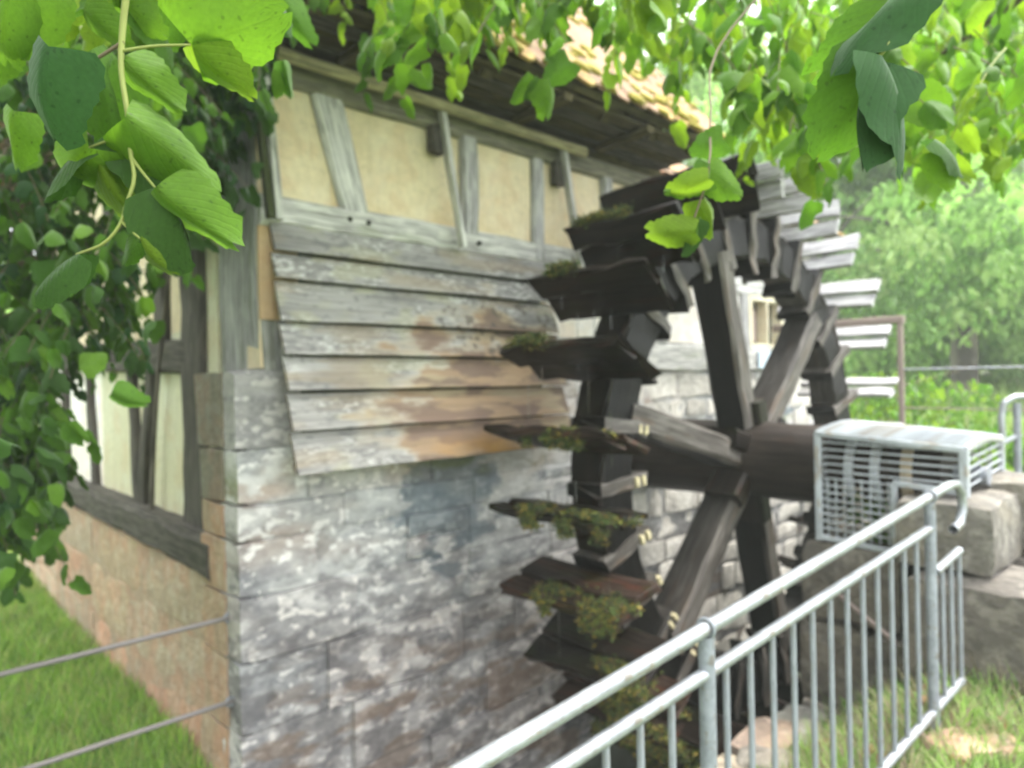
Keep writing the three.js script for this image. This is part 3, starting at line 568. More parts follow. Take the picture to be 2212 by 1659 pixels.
// ---------------------------------------------------------------- the water wheel
const WC = V(3.10, 1.46, 0.82), RT0 = 106.2, NP = 28, DEG = Math.PI / 180;
const wheel = thing('water_wheel', V(3.10, -0.5, 0.82), 'big dark wooden mill wheel with wet plank paddles and moss beside the wall', 'water wheel');
const pol = (th, rr, z) => V(WC.x + Math.cos(th) * rr, WC.y + Math.sin(th) * rr, z);
function arcGeo(r0, r1, z0, z1, a0, a1, n, seed) {
  const r = rng(seed), P = [], U = [], I = [], uo = r();
  const sec = [[r0, z0], [r1 - 0.01, z0], [r1, z0 + 0.01], [r1, z1 - 0.01], [r1 - 0.01, z1], [r0 + 0.01, z1], [r0, z1 - 0.01], [r0, z0 + 0.01]]; const per = [0, r1 - r0, r1 - r0 + 0.01]; per[3] = per[2] + z1 - z0; per[4] = per[3] + 0.01; per[5] = per[4] + r1 - r0; per[6] = per[5] + 0.01; per[7] = per[6] + z1 - z0; per[8] = per[7] + 0.01;
  for (let i = 0; i <= n; i++) for (let k = 0; k <= 8; k++) { const a = mix(a0, a1, i / n), [rr, z] = sec[k % 8], jr = k === 8 ? 0 : (hash2(i, k, seed) - 0.5) * 0.03, j0 = (hash2(i, k % 8, seed) - 0.5) * 0.034; const q = pol(a, rr + (k % 8 === 0 ? (hash2(i, 0, seed) - 0.5) * 0.034 : j0), z + j0 * 0.4); P.push(q.x, q.y, q.z); U.push(a * r1 / 1.5 + uo, per[k] / 0.5); }
  for (let i = 0; i < n; i++) for (let k = 0; k < 8; k++) { const a = i * 9 + k; I.push(a, a + 1, a + 9, a + 1, a + 10, a + 9); }
  for (const e of [0, n * 9]) for (let k = 1; k < 7; k++) I.push(...(e ? [e, e + k, e + k + 1] : [e, e + k + 1, e + k]));
  const g = new THREE.BufferGeometry(); g.setAttribute('position', new THREE.Float32BufferAttribute(P, 3)); g.setAttribute('uv', new THREE.Float32BufferAttribute(U, 2)); g.setIndex(I);
  return toCreasedNormals(g, 0.6);
}
const MOSSC = [[0.03, 0.048, 0.013], [0.055, 0.08, 0.018], [0.10, 0.125, 0.025], [0.15, 0.155, 0.03], [0.07, 0.048, 0.022], [0.21, 0.16, 0.028]];
function mossGeo(seed, spots, n, size, warm) { // matted tufts round the given spots
  const r = rng(seed), P = [], C = [];
  const tri = (a, b, c, col) => { P.push(a.x, a.y, a.z, b.x, b.y, b.z, c.x, c.y, c.z); for (let k = 0; k < 3; k++) C.push(...col); };
  for (let i = 0; i < n; i++) {
    const [sp, sx, sy, sz, dens] = spots[Math.floor(r() * spots.length)], gx = () => (r() + r() + r() - 1.5) * 0.9;
    const q = sp.clone().add(V(gx() * sx, gx() * sy, gx() * sz)), s = size * (0.3 + r() * 0.9), b = MOSSC[Math.min(5, Math.floor(Math.pow(r(), warm) * 6))], v = 0.7 + r() * 0.6, col = b.map((c) => c * v);
    const m = [0, 1, 2, 3].map(() => q.clone().add(randDir(r).multiplyScalar(s)));
    tri(m[0], m[1], m[2], col); tri(m[0], m[3], m[1], col); tri(m[1], m[3], m[2], col); tri(m[0], m[2], m[3], col);
    for (let k = 0; k < 5; k++) { const d = randDir(r); d.y = d.y * 0.7 + 0.15; const w = randDir(r).multiplyScalar(0.0035); tri(q.clone().sub(w), q.clone().add(w), q.clone().addScaledVector(d, s * (1.3 + r() * 1.4)), col); }
  }
  const g = new THREE.BufferGeometry(); g.setAttribute('position', new THREE.Float32BufferAttribute(P, 3)); g.setAttribute('color', new THREE.Float32BufferAttribute(C, 3)); g.computeVertexNormals(); return g;
}
// wet black timber with light painted in: near, upper and right faces made pale
function paintLitFaces(mesh, wet = 0.035, top = 0.5) {
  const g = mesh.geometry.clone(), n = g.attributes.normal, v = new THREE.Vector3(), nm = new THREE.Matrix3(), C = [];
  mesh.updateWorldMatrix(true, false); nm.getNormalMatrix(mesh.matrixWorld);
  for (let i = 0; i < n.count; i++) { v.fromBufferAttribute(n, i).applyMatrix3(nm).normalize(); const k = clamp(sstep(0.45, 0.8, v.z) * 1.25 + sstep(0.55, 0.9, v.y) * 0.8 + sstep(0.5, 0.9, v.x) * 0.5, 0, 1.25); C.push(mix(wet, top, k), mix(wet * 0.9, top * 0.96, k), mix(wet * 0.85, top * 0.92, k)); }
  g.setAttribute('color', new THREE.Float32BufferAttribute(C, 3)); mesh.geometry = g; mesh.material = M.woodLitFaces; return mesh;
}
{
  const r = rng(77);
  // axle: a rough log from the wall to the pier
  const ag = new THREE.CylinderGeometry(0.225, 0.26, 2.12, 18, 14), ap = ag.attributes.position;
  for (let i = 0; i < ap.count; i++) { const a = Math.atan2(ap.getZ(i), ap.getX(i)), f = 1 + 0.07 * (noise3(Math.cos(a) * 2, Math.sin(a) * 2, ap.getY(i) * 1.4, 6) - 0.5) + 0.03 * Math.cos(a * 8); ap.setX(i, ap.getX(i) * f); ap.setZ(i, ap.getZ(i) * f); }
  { const uv = ag.attributes.uv; for (let i = 0; i < uv.count; i++) uv.setXY(i, uv.getY(i) * 1.4, uv.getX(i) * 3); } ag.computeVertexNormals();
  const axle = part('axle', ag, M.axle, wheel, new THREE.Matrix4().makeRotationX(Math.PI / 2).setPosition(WC.x, WC.y, 1.0));
  for (const [z, w, m] of [[1.60, 0.05, M.iron], [1.74, 0.05, M.iron], [1.90, 0.055, M.brass]]) part('iron_band', new THREE.CylinderGeometry(0.24, 0.24, w, 28, 1), m, axle, new THREE.Matrix4().makeRotationX(Math.PI / 2).setPosition(WC.x, WC.y, z));
  part('gudgeon', new THREE.CylinderGeometry(0.05, 0.05, 0.16, 16), M.zincDull, axle, new THREE.Matrix4().makeRotationX(Math.PI / 2).setPosition(WC.x, WC.y, 2.15));
  // rim of six felloes, the outside planked
  for (let k = 0; k < 6; k++) {
    const a0 = (14 + 60 * k) * DEG, a1 = a0 + 59.6 * DEG;
    const f = paintLitFaces(part('felloe', arcGeo(1.345, 1.585, 0.72, 0.92, a0, a1, 22, 500 + k), M.woodWet, wheel));
    part('sole_plank', arcGeo(1.575, 1.61, 0.71, 0.915, a0 + 0.004, a1 - 0.004, 22, 600 + k), M.woodDark, f);
  }
  // spokes and hub blocks
  for (let k = 0; k < 6; k++) {
    const th = (45 + 60 * k) * DEG, t = V(-Math.sin(th), Math.cos(th), 0);
    paintLitFaces(bar('spoke', pol(th, 0.16, 0.82), pol(th, 1.40, 0.82), 0.16, 0.235, M.woodWet, wheel, { jit: 0.012, seed: k }, t), 0.03);
    const c = pol(th - 14 * DEG, 0.30, 0.86); part('hub_block', timberGeo(0.2, 0.13, 0.24, { seed: k }), M.woodDark, wheel, frame(c.clone().addScaledVector(V(Math.cos(th), Math.sin(th), 0), -0.1), c.clone().addScaledVector(V(Math.cos(th), Math.sin(th), 0), 0.1), t));
  }
  // 28 paddles, each of an outer and an inner plank on an arm through the rim
  for (let k = 0; k < NP; k++) {
    const deg = (RT0 + k * 360 / NP + (r() - 0.5) * 1.6 + 720) % 360, th = deg * DEG, e = V(Math.cos(th), Math.sin(th), 0), t = V(-Math.sin(th), Math.cos(th), 0);
    const dry = deg < 98 || deg > 345, wet = !dry;
    const g = new THREE.Group(); g.name = numbered('paddle'); wheel.add(g); g.position.copy(pol(th, 1.5, 0.82)).sub(wheel.position); g.updateMatrixWorld(true);
    const ec = V(Math.cos(th) * 1.94, WC.y - mix(1.0, 1.3, sstep(170, 200, deg)) + Math.sin(th) * 1.94, 0).normalize(), tc = V(-ec.y, ec.x, 0), on = (rr, z) => pol(th, 1.94, z).addScaledVector(ec, rr - 1.94);
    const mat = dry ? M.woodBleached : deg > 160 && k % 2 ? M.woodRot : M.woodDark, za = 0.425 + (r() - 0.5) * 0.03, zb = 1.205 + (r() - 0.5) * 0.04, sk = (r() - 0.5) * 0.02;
    const pl = (r0, r1, off, zi) => { const c = (r0 + r1) / 2, a = on(c, za + zi).addScaledVector(tc, off + sk), b = on(c, zb - zi).addScaledVector(tc, off - sk); return bar('plank', a, b, r1 - r0, dry ? 0.032 : 0.042, mat, g, { jit: dry ? 0.008 : 0.018, seed: k % 5, ch: 0.007, endJit: dry ? 0.02 : 0.06, step: 0.11 }, ec); };
    pl(dry ? 1.815 : 1.80, (dry ? 1.935 : 1.955) + (r() - 0.5) * 0.03, 0.0, 0); pl(dry ? 1.69 : 1.605, dry ? 1.812 : 1.806, -0.03, 0.015);
    const a = pol(th, 1.255 + (r() - 0.5) * 0.05, 0.825).addScaledVector(t, -0.08), b = pol(th, dry ? 1.72 : 1.64, 0.825).addScaledVector(t, -0.08);
    paintLitFaces(bar('arm', a, b, 0.075, 0.235, M.woodWet, g, { jit: 0.016, seed: k % 4, endJit: 0.04, step: 0.1 }, t), 0.03);
    if (deg > 165 && deg < 245) for (const q of [1.285, 1.34]) bar('wedge', pol(th, q, 0.85).addScaledVector(t, -0.075), pol(th, q, 0.955).addScaledVector(t, -0.08), 0.022, 0.05, M.wedge, g, { jit: 0.002, seed: k % 3 }, e);
    if (wet && deg > 125 && deg < 240) {
      const low = deg > 165, top = (q, z) => on(q, z).add(V(0, 0.022, 0)), spots = [];
      for (let q = 0; q < (low ? 12 : 5); q++) { const z = low ? mix(za + 0.24, zb - 0.02, Math.pow(r(), 0.8)) : mix(za + 0.10, za + 0.42, r()); if (low && q % 2) spots.push([on(1.92 + r() * 0.04, z).add(V(0, -0.03, 0)), 0.02, 0.05, 0.05]); spots.push([top(low ? 1.76 + r() * 0.20 : 1.94, z), low ? 0.05 : 0.025, low ? 0.026 : 0.04, low ? 0.10 : 0.08]); }
      tag(part('moss', mossGeo(700 + k, spots, low ? 2600 : 700, 0.012, deg > 192 ? 1.05 : 1.35), M.moss, g), null, null, null, 'stuff');
    }
  }
  // drips of water falling from the paddles
  const dg = []; for (let i = 0; i < 34; i++) { const th = (118 + r() * 100) * DEG, p = pol(th, 1.8 + r() * 0.12, 0.5 + r() * 0.7), len = 0.05 + r() * 0.25; const c = new THREE.CylinderGeometry(0.0025, 0.0035, len, 5); c.translate(p.x, p.y - 0.04 - len / 2 - r() * 0.1, p.z); dg.push(c); }
  tag(part('water_drips', mergeGeometries(dg), M.drip, scene), 'thin strings of water dripping from the mossy paddles of the wheel', 'water drips', null, 'stuff');
}

// ---------------------------------------------------------------- pier, bearing cage, railings, cables
{
  const t = thing('stone_pier', V(2.9, 0.3, 1.9), 'weathered grey stone pier under the caged axle bearing', 'pier'), r = rng(51);
  const B = [[2.72, 3.25, 0.62, 1.06, 1.36, 1.92], [3.26, 3.7, 0.6, 1.05, 1.34, 1.92], [2.74, 3.2, 0.10, 0.61, 1.34, 1.70], [2.70, 3.2, 0.10, 0.60, 1.71, 2.16], [3.21, 3.75, 0.10, 0.59, 1.36, 2.1],
    [2.58, 3.4, 1.04, 1.385, 1.93, 2.36], [3.1, 3.7, 1.07, 1.44, 2.05, 2.44], [2.46, 3.05, 0.50, 1.03, 2.0, 2.62], [3.06, 3.9, 0.56, 1.06, 1.95, 2.75], [2.5, 3.1, 0.15, 0.49, 1.98, 2.7], [3.12, 3.9, 0.15, 0.55, 2.0, 2.8]];
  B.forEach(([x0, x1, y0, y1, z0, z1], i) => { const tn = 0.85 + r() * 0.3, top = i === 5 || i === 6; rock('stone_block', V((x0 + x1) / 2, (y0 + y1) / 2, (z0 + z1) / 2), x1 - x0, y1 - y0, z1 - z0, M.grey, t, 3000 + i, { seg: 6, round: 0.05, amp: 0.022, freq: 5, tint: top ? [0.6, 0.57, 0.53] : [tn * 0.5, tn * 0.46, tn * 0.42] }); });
}
{
  const t = thing('bearing_cage', V(3.1, 1.06, 1.83), 'galvanised steel mesh cage with a curved top over the axle bearing', 'cage'), z0 = 1.475, z1 = 2.20, xf = 2.76, xb = 3.50;
  const top = (x) => 1.70 + 0.032 * Math.sin(Math.PI * (x - xf) / (xb - xf)) - 0.02;
  const ty = (x, z) => top(x) - 0.055 * (z - z0) / (z1 - z0) ;
  const P = [], U = [], I = [], n = 14;
  for (let i = 0; i <= n; i++) { const x = mix(xf, xb, i / n); for (const z of [z0, z1]) for (const d of [0, -0.006]) { P.push(x, ty(x, z) + 0.012 + d, z); U.push(i / n, z); } }
  for (let i = 0; i < n; i++) { const a = i * 4; I.push(a, a + 2, a + 4, a + 2, a + 6, a + 4, a + 1, a + 5, a + 3, a + 3, a + 5, a + 7); }
  const g = new THREE.BufferGeometry(); g.setAttribute('position', new THREE.Float32BufferAttribute(P, 3)); g.setAttribute('uv', new THREE.Float32BufferAttribute(U, 2)); g.setIndex(I); g.computeVertexNormals();
  const roof = part('cage_top', g, M.zincLight, t);
  for (let k = 0; k <= 26; k++) { const x = mix(xf, xb, k / 26); bar('slat', V(x, ty(x, z0) + 0.02, z0), V(x, ty(x, z1) + 0.02, z1), 0.012, 0.008, M.zincLight, roof, { jit: 0, step: 5, endJit: 0 }); }
  const fr = (a, b, w = 0.028) => bar('frame_bar', a, b, w, w, M.zincLight, t, { jit: 0, step: 5, endJit: 0 });
  for (const x of [xf, xb]) fr(V(x, ty(x, z0), z0), V(x, ty(x, z1), z1), 0.034);
  for (const z of [z0, z1]) for (let i = 0; i < 8; i++) { const a = mix(xf, xb, i / 8), b = mix(xf, xb, (i + 1) / 8); fr(V(a, ty(a, z), z), V(b, ty(b, z), z), 0.034); }
  fr(V(xf, 1.07, z0), V(xf, ty(xf, z0), z0), 0.034); fr(V(xb, 1.07, z0), V(xb, ty(xb, z0), z0)); fr(V(xf, 1.39, z1), V(xf, ty(xf, z1), z1), 0.042); fr(V(xb, 1.44, z1), V(xb, ty(xb, z1), z1));
  const zm = 1.875; fr(V(xf, 1.10, zm), V(xf, 1.43, zm), 0.03); fr(V(xf, 1.43, zm), V(xf, 1.41, z1), 0.03); fr(V(xf, 1.09, z0), V(xf, 1.06, zm), 0.028); fr(V(xb, 1.09, z0), V(xb, 1.09, zm), 0.028);
  const wire = (a, b) => bar('mesh_wire', a, b, 0.010, 0.010, M.zincLight, t, { jit: 0, step: 5, endJit: 0, ch: 0.002 });
  for (let k = 1; k < 14; k++) { const yy = 1.10 + k * 0.041, ze = yy < 1.42 ? zm : z1; wire(V(xf, yy, z0), V(xf, yy - 0.025 * (ze - z0), ze)); wire(V(xb, yy, z0), V(xb, yy - 0.02, ze)); }
  for (let k = 1; k < 9; k++) { const z = z0 + k * 0.046; wire(V(xf + 0.012, 1.09, z), V(xf + 0.012, 1.43, z)); }
  for (let k = 1; k < 13; k++) { const z = z0 + k * 0.056; wire(V(xb, z < zm ? 1.08 : 1.44, z), V(xb, ty(xb, z), z)); }
  for (let k = 0; k < 5; k++) wire(V(xf, 1.43 + k * 0.045, z1), V(xb, 1.47 + k * 0.045, z1));
  for (let k = 1; k < 13; k++) wire(V(xf, 1.08 + k * 0.045, z0), V(xb, 1.08 + k * 0.045, z0));
}
{
  const zr = (x) => 2.19 + 0.0517 * x, top = (x) => 1.314 + 0.1015 * x, mid = (x) => 1.20 + 0.0945 * x, bot = (x) => 0.447 + 0.1 * x, at = (x, y) => V(x, y, zr(x));
  const t = thing('railing', V(0.4, 0.3, 2.2), 'galvanised steel tube railing with upright bars rising along the wheel pit', 'railing');
  pipe('handrail', [at(-2.9, top(-2.9)), at(-1, top(-1)), at(0.36, top(0.36)), at(1.9, top(1.9)), at(2.10, top(2.10)), at(2.20, 1.532), at(2.265, 1.50), at(2.295, 1.44), at(2.28, 1.375), at(2.22, 1.335), at(2.17, 1.335)], 0.0192, M.zinc, t, 70, 12);
  pipe('middle_rail', [at(-2.9, mid(-2.9)), at(-0.5, mid(-0.5)), at(1.93, mid(1.93))], 0.0175, M.zinc, t, 4, 10);
  pipe('lower_rail', [at(-2.9, bot(-2.9)), at(0, bot(0)), at(2.235, bot(2.235))], 0.0175, M.zinc, t, 4, 10);
  pipe('short_rail', [at(1.955, 1.195), at(2.235, 1.235)], 0.0175, M.zinc, t, 2, 10);
  for (const x of [-2.75, -1.2, 0.36, 1.91]) { pipe('post', [at(x, groundY(x, zr(x)) - 0.15), at(x, top(x) - 0.02)], 0.0215, M.zincDull, t, 2, 12); part('clamp', new THREE.TorusGeometry(0.024, 0.006, 6, 16), M.zincDull, t, new THREE.Matrix4().makeRotationY(Math.PI / 2).setPosition(at(x, top(x)))); }
  const pk = new THREE.CylinderGeometry(0.0092, 0.0092, 1, 8);
  for (let x = -2.66; x < 1.86; x += 0.1195) { if (Math.abs(x - 0.36) < 0.05) continue; const a = bot(x), b = mid(x); part('upright_bar', pk, M.zincDull, t, new THREE.Matrix4().compose(at(x, (a + b) / 2), new THREE.Quaternion(), V(1, b - a, 1))); }
  for (const x of [2.03, 2.13, 2.232]) part('upright_bar', pk, M.zincDull, t, new THREE.Matrix4().compose(at(x, (bot(x) + 1.22) / 2), new THREE.Quaternion(), V(1, 1.22 - bot(x), 1)));
}
{ // second handrail at the right edge, further off
  const a = dep(2165, 930, 5.2), c = (px, py) => dep(px, py, 5.2);
  const t = thing('handrail', V(a.x, groundY(a.x, a.z), a.z), 'pale curled end of a galvanised handrail at the right edge behind the cage', 'railing');
  pipe('handrail_tube', [c(2166, 945), c(2163, 905), c(2168, 872), c(2190, 858), c(2230, 856), c(2330, 850)], 0.024, M.zinc, t, 30, 10);
  const pb = c(2196, 870), pg = pb.clone(); pg.y = groundY(pb.x, pb.z); pipe('post', [pg, pb], 0.026, M.zincDull, t, 2, 10);
  pipe('short_rail', [c(2155, 962), c(2205, 938)], 0.02, M.zinc, t, 2, 10);
}
{ // sluice frame behind the wheel
  const t = thing('sluice_frame', V(5.2, 0.8, 1.1), 'rusty brown post with a crossbeam standing behind the right side of the wheel', 'frame');
  bar('crossbeam', V(5.2, 2.48, 0.02), V(5.2, 2.48, 1.17), 0.065, 0.06, M.rust, t); bar('post', V(5.2, 0.7, 1.14), V(5.2, 2.47, 1.14), 0.042, 0.042, M.rust, t);
  const w = thing('wire_fence', V(6.5, 1.0, 1.4), 'two thin wires strung from the rusty post towards the right edge', 'fence');
  pipe('wire', [V(5.2, 2.055, 1.14), V(5.2, 2.045, 2.4), V(5.2, 2.04, 4.2)], 0.008, M.zinc, w, 6, 6); pipe('wire', [V(5.2, 1.73, 1.14), V(5.2, 1.715, 2.4), V(5.2, 1.71, 4.2)], 0.007, M.rust, w, 6, 6);
  pipe('post', [V(5.2, 0.6, 4.2), V(5.2, 2.1, 4.2)], 0.03, M.zincDull, w, 2, 8);
}
{ // cables at the left corner
  const t = thing('cable_barrier', V(-2.4, 0, -0.1), 'two grey steel cables running from the stone corner over the lawn', 'barrier');
  for (const y of [0.933, 0.54]) { pipe('cable', [V(0.02, y, -0.1), V(-0.8, y - 0.005, -0.1), V(-3, y, -0.1)], 0.0115, M.rope, t, 20, 8); part('eye_bolt', new THREE.TorusGeometry(0.02, 0.006, 6, 14), M.zincDull, t, TR(V(-0.01, y, -0.1))); }
  pipe('post', [V(-3, -0.2, -0.1), V(-3, 1.1, -0.1)], 0.03, M.zincDull, t, 2, 8);
}
{ // stones and a rod on the bank
  const S = [[1.46, 1.80, 0.30, 0.16, 0.22, 'tan flat stone lying in the grass between the bars', M.red, [1.1, 1.1, 1.05]], [1.10, 1.76, 0.34, 0.16, 0.2, 'tan stone at the pit edge near the bottom of the picture', M.red, [1.05, 1.0, 0.9]], [1.92, 2.42, 0.34, 0.10, 0.22, 'pale pinkish slab in the grass outside the last railing post', M.red, [0.95, 0.95, 1.0]], [2.32, 1.60, 0.26, 0.16, 0.2, 'grey mossy stone in the grass at the foot of the pier', M.grey, [1.2, 1.2, 1.1]], [1.95, 1.55, 0.3, 0.18, 0.24, 'dark broken stone on the edge of the wheel pit', M.grey, [0.8, 0.75, 0.7]], [1.62, 1.52, 0.26, 0.2, 0.2, 'small dark stone on the edge of the pit left of the mossy stone', M.grey, [0.7, 0.66, 0.62]]];
  S.forEach(([x, z, w, h, d, lab, m, tint], i) => tag(part('stone', rockGeo(w, h, d, 8100 + i, { at: V(x, 0, z), round: 0.05, amp: 0.035, tint }), m, scene, new THREE.Matrix4().makeRotationY(i * 1.3).premultiply(TR(V(x, groundY(x, z) + h * 0.28, z)))), lab, 'stone'));
  const r1 = V(2.66, 0.80, 1.62), r2 = V(2.42, 0.70, 1.98);
  tag(pipe('metal_rod', [r1, r2], 0.013, M.rust, scene, 2, 8), 'thin rusty rod fixed low across the pier behind the railing bars', 'rod');
}

// ---------------------------------------------------------------- grass
function bladeTuft(seed, h) {
  const r = rng(seed), P = [], N = [], I = [];
  for (let k = 0; k < 6; k++) {
    const a = r() * 6.283, d = V(Math.cos(a), 0, Math.sin(a)), s = V(-d.z, 0, d.x).multiplyScalar(0.0035 + r() * 0.003), o = V((r() - 0.5) * 0.05, 0, (r() - 0.5) * 0.05), hh = h * (0.5 + r() * 0.7), b = 0.2 + r() * 0.7, i0 = P.length / 3;
    for (const [t, w] of [[0, 1], [0.5, 0.8], [1, 0.05]]) { const c = o.clone().addScaledVector(d, b * hh * t * t).add(V(0, hh * t * (1 - 0.25 * b * t), 0)); for (const q of [-1, 1]) P.push(c.x + s.x * w * q, c.y, c.z + s.z * w * q); }
    I.push(i0, i0 + 1, i0 + 2, i0 + 1, i0 + 3, i0 + 2, i0 + 2, i0 + 3, i0 + 4, i0 + 3, i0 + 5, i0 + 4);
  }
  const g = new THREE.BufferGeometry(); g.setAttribute('position', new THREE.Float32BufferAttribute(P, 3)); g.setIndex(I); g.computeVertexNormals(); return g;
}
function grassPatch(label, seed, n, sample, h, cols) {
  const r = rng(seed), ms = [], cs = [];
  while (ms.length < n) { const q = sample(r); if (!q) continue; const [x, z, s = 1] = q; ms.push(new THREE.Matrix4().compose(V(x, groundY(x, z) - 0.01, z), new THREE.Quaternion().setFromEuler(new THREE.Euler((r() - 0.5) * 0.5, r() * 6.28, (r() - 0.5) * 0.5)), V(1, 0.6 + r() * 0.7, 1).multiplyScalar(s))); const c = cols[Math.floor(r() * cols.length)], v = 0.7 + r() * 0.5; cs.push(new THREE.Color(c[0] * v, c[1] * v, c[2] * v)); }
  const m = instanced('grass', bladeTuft(seed, h), bladeMat, scene, ms, cs); tag(m, label, 'grass', null, 'stuff');
}
const GC = [[0.22, 0.42, 0.035], [0.30, 0.50, 0.06], [0.14, 0.29, 0.025], [0.37, 0.41, 0.11]], GB = [[0.24, 0.40, 0.07], [0.30, 0.46, 0.09], [0.17, 0.31, 0.05], [0.36, 0.32, 0.17], [0.34, 0.27, 0.17]];
grassPatch('long green lawn grass below the red stone gable wall', 61, 15000, (r) => { const x = -3.2 * Math.pow(r(), 1.3) - 0.02, z = -0.15 - 8 * Math.pow(r(), 1.5); return [x, z]; }, 0.17, GC);
grassPatch('bright grass on the bank around the railing and pier foot', 62, 7500, (r) => { const x = 0.6 + r() * 3.2, z = 1.58 + r() * 1.5; if (r() > sstep(0.5, 1.9, x) * 0.9 + 0.1) return null; return [x, z, 0.45 + r() * 0.6]; }, 0.15, GB);
grassPatch('sunny meadow grass behind the wheel', 63, 9000, (r) => [6.6 + 16 * Math.pow(r(), 1.4), -9 + r() * 14, 1.6], 0.2, [[0.22, 0.34, 0.06], [0.28, 0.38, 0.08], [0.16, 0.28, 0.05]]);

// broad leaved weeds and a few fallen leaves in the grass
{
  const r = rng(91), ms = [], cs = [], fm = [], fc = [];
  for (let i = 0; i < 1500; i++) { const left = r() < 0.6, x = left ? -0.1 - 3 * r() : 0.9 + 2.9 * r(), z = left ? -0.3 - 7 * Math.pow(r(), 1.4) : 1.6 + 1.4 * r(), cl = noise3(x * 1.1, z * 1.1, 0, 55); if (cl < 0.5) continue; const y = groundY(x, z), a = r() * 6.28, d = V(Math.cos(a), 0.5 + r() * 0.9, Math.sin(a)).normalize(), s = 0.05 + r() * 0.07; ms.push(leafAt(V(x, y + 0.01 + r() * 0.07, z), V(x, y + 0.01 + r() * 0.07, z).addScaledVector(d, s), V(-d.x * 0.4, 1, -d.z * 0.4), 0.7)); const v = 0.7 + r() * 0.6; cs.push(new THREE.Color(0.12 * v, 0.24 * v, 0.035 * v)); }
  for (let i = 0; i < 150; i++) { const left = r() < 0.5, x = left ? -0.1 - 2.4 * r() : 1.1 + 2.4 * r(), z = left ? -0.3 - 5 * Math.pow(r(), 1.4) : 1.65 + 1.1 * r(), y = groundY(x, z) + 0.05 + r() * 0.05, a = r() * 6.28; fm.push(leafAt(V(x, y, z), V(x + Math.cos(a) * 0.07, y + (r() - 0.5) * 0.03, z + Math.sin(a) * 0.07), V((r() - 0.5), 1, (r() - 0.5)))); const v = 0.7 + r() * 0.6; fc.push(new THREE.Color(0.32 * v, 0.19 * v, 0.09 * v)); }
  tag(instanced('weeds', LOWLEAF[0], leafMixed, scene, ms, cs), 'broad leaved weeds growing among the grass', 'weeds', null, 'stuff');
  tag(instanced('fallen_leaves', LOWLEAF[1], leafMixed, scene, fm, fc), 'brown fallen leaves scattered in the grass', 'fallen leaves', null, 'stuff');
}
// ---------------------------------------------------------------- trees near the camera
function branchTube(name, pts, r0, r1, mat, parent) {
  const c = new THREE.CatmullRomCurve3(pts), n = pts.length * 5, g = new THREE.TubeGeometry(c, n, 1, 7, false), p = g.attributes.position, q = new THREE.Vector3();
  for (let i = 0; i <= n; i++) { const o = c.getPointAt(i / n), rr = mix(r0, r1, i / n); for (let k = 0; k <= 7; k++) { const j = i * 8 + k; q.fromBufferAttribute(p, j).sub(o).setLength(rr).add(o); p.setXYZ(j, q.x, q.y, q.z); } }
  g.computeVertexNormals(); return part(name, g, mat, parent);
}
function trunk(parent, x, z, h, r0, lean, seed) {
  const r = rng(seed), y = groundY(x, z), pts = []; for (let i = 0; i <= 5; i++) pts.push(V(x + lean.x * i / 5 + (r() - 0.5) * 0.1, y - 0.2 + (h + 0.2) * i / 5, z + lean.z * i / 5 + (r() - 0.5) * 0.1));
  return branchTube('trunk', pts, r0, r0 * 0.55, M.bark, parent);
}
const leafGeoFor = (r) => LEAVES[Math.floor(r() * LEAVES.length)];
const lime = [L.bright, L.mid, L.yellow, L.bright, L.yellow, L.mid];
// leaves placed by eye: [base px, base py, tip px, tip py, depth, material, tilt of the face (screen right, up, towards camera), width]
function hero(parent, list) {
  for (const [bx, by, tx, ty, d, m, nx, ny, nz, w0 = 1, dd = 0, gi = 0] of list) {
    const n = RT.clone().multiplyScalar(nx).add(V(0, ny, 0)).addScaledVector(FW, -nz).normalize();
    const w = w0 > 0.85 ? w0 * 0.92 : w0;
    part('leaf', LEAVES[gi], m, parent, leafAt(dep(bx, by, d), dep(tx, ty, d + dd), n, w));
  }
}
const colourOf = (m, v) => new THREE.Color(m.color.r * v, m.color.g * v, m.color.b * v);
// a drooping twig with leaves set alternately along it
function spray(r, p, len, size, count, twigTo) {
  const d = randDir(r); d.y = -0.55 - r() * 0.5; d.normalize(); const side = d.clone().cross(V(0, 1, 0)).normalize(), out = [], pts = [];
  for (let k = 0; k <= 4; k++) pts.push(p.clone().addScaledVector(d, len * k / 4).add(V(0, -0.25 * len * (k / 4) ** 2, 0)));
  for (let k = 0; k < count; k++) { const t = (k + 0.6) / count, q = p.clone().addScaledVector(d, len * t).add(V(0, -0.25 * len * t * t, 0)), sd = k % 2 ? 1 : -1; const o = side.clone().multiplyScalar(sd * (0.7 + r() * 0.5)).addScaledVector(d, 0.3 + r() * 0.7).add(V((r() - 0.5) * 0.7, -0.25 - r() * 0.5, (r() - 0.5) * 0.7)).normalize(); const s = size * (0.6 + r() * 0.75), b = q.clone().addScaledVector(o, s * 0.25), n = randDir(r).multiplyScalar(0.6).add(V(0, 0.8, 0)).normalize(); out.push(leafAt(b, b.clone().addScaledVector(o, s), n, 0.8 + r() * 0.4)); }
  return { leaves: out, pts };
}
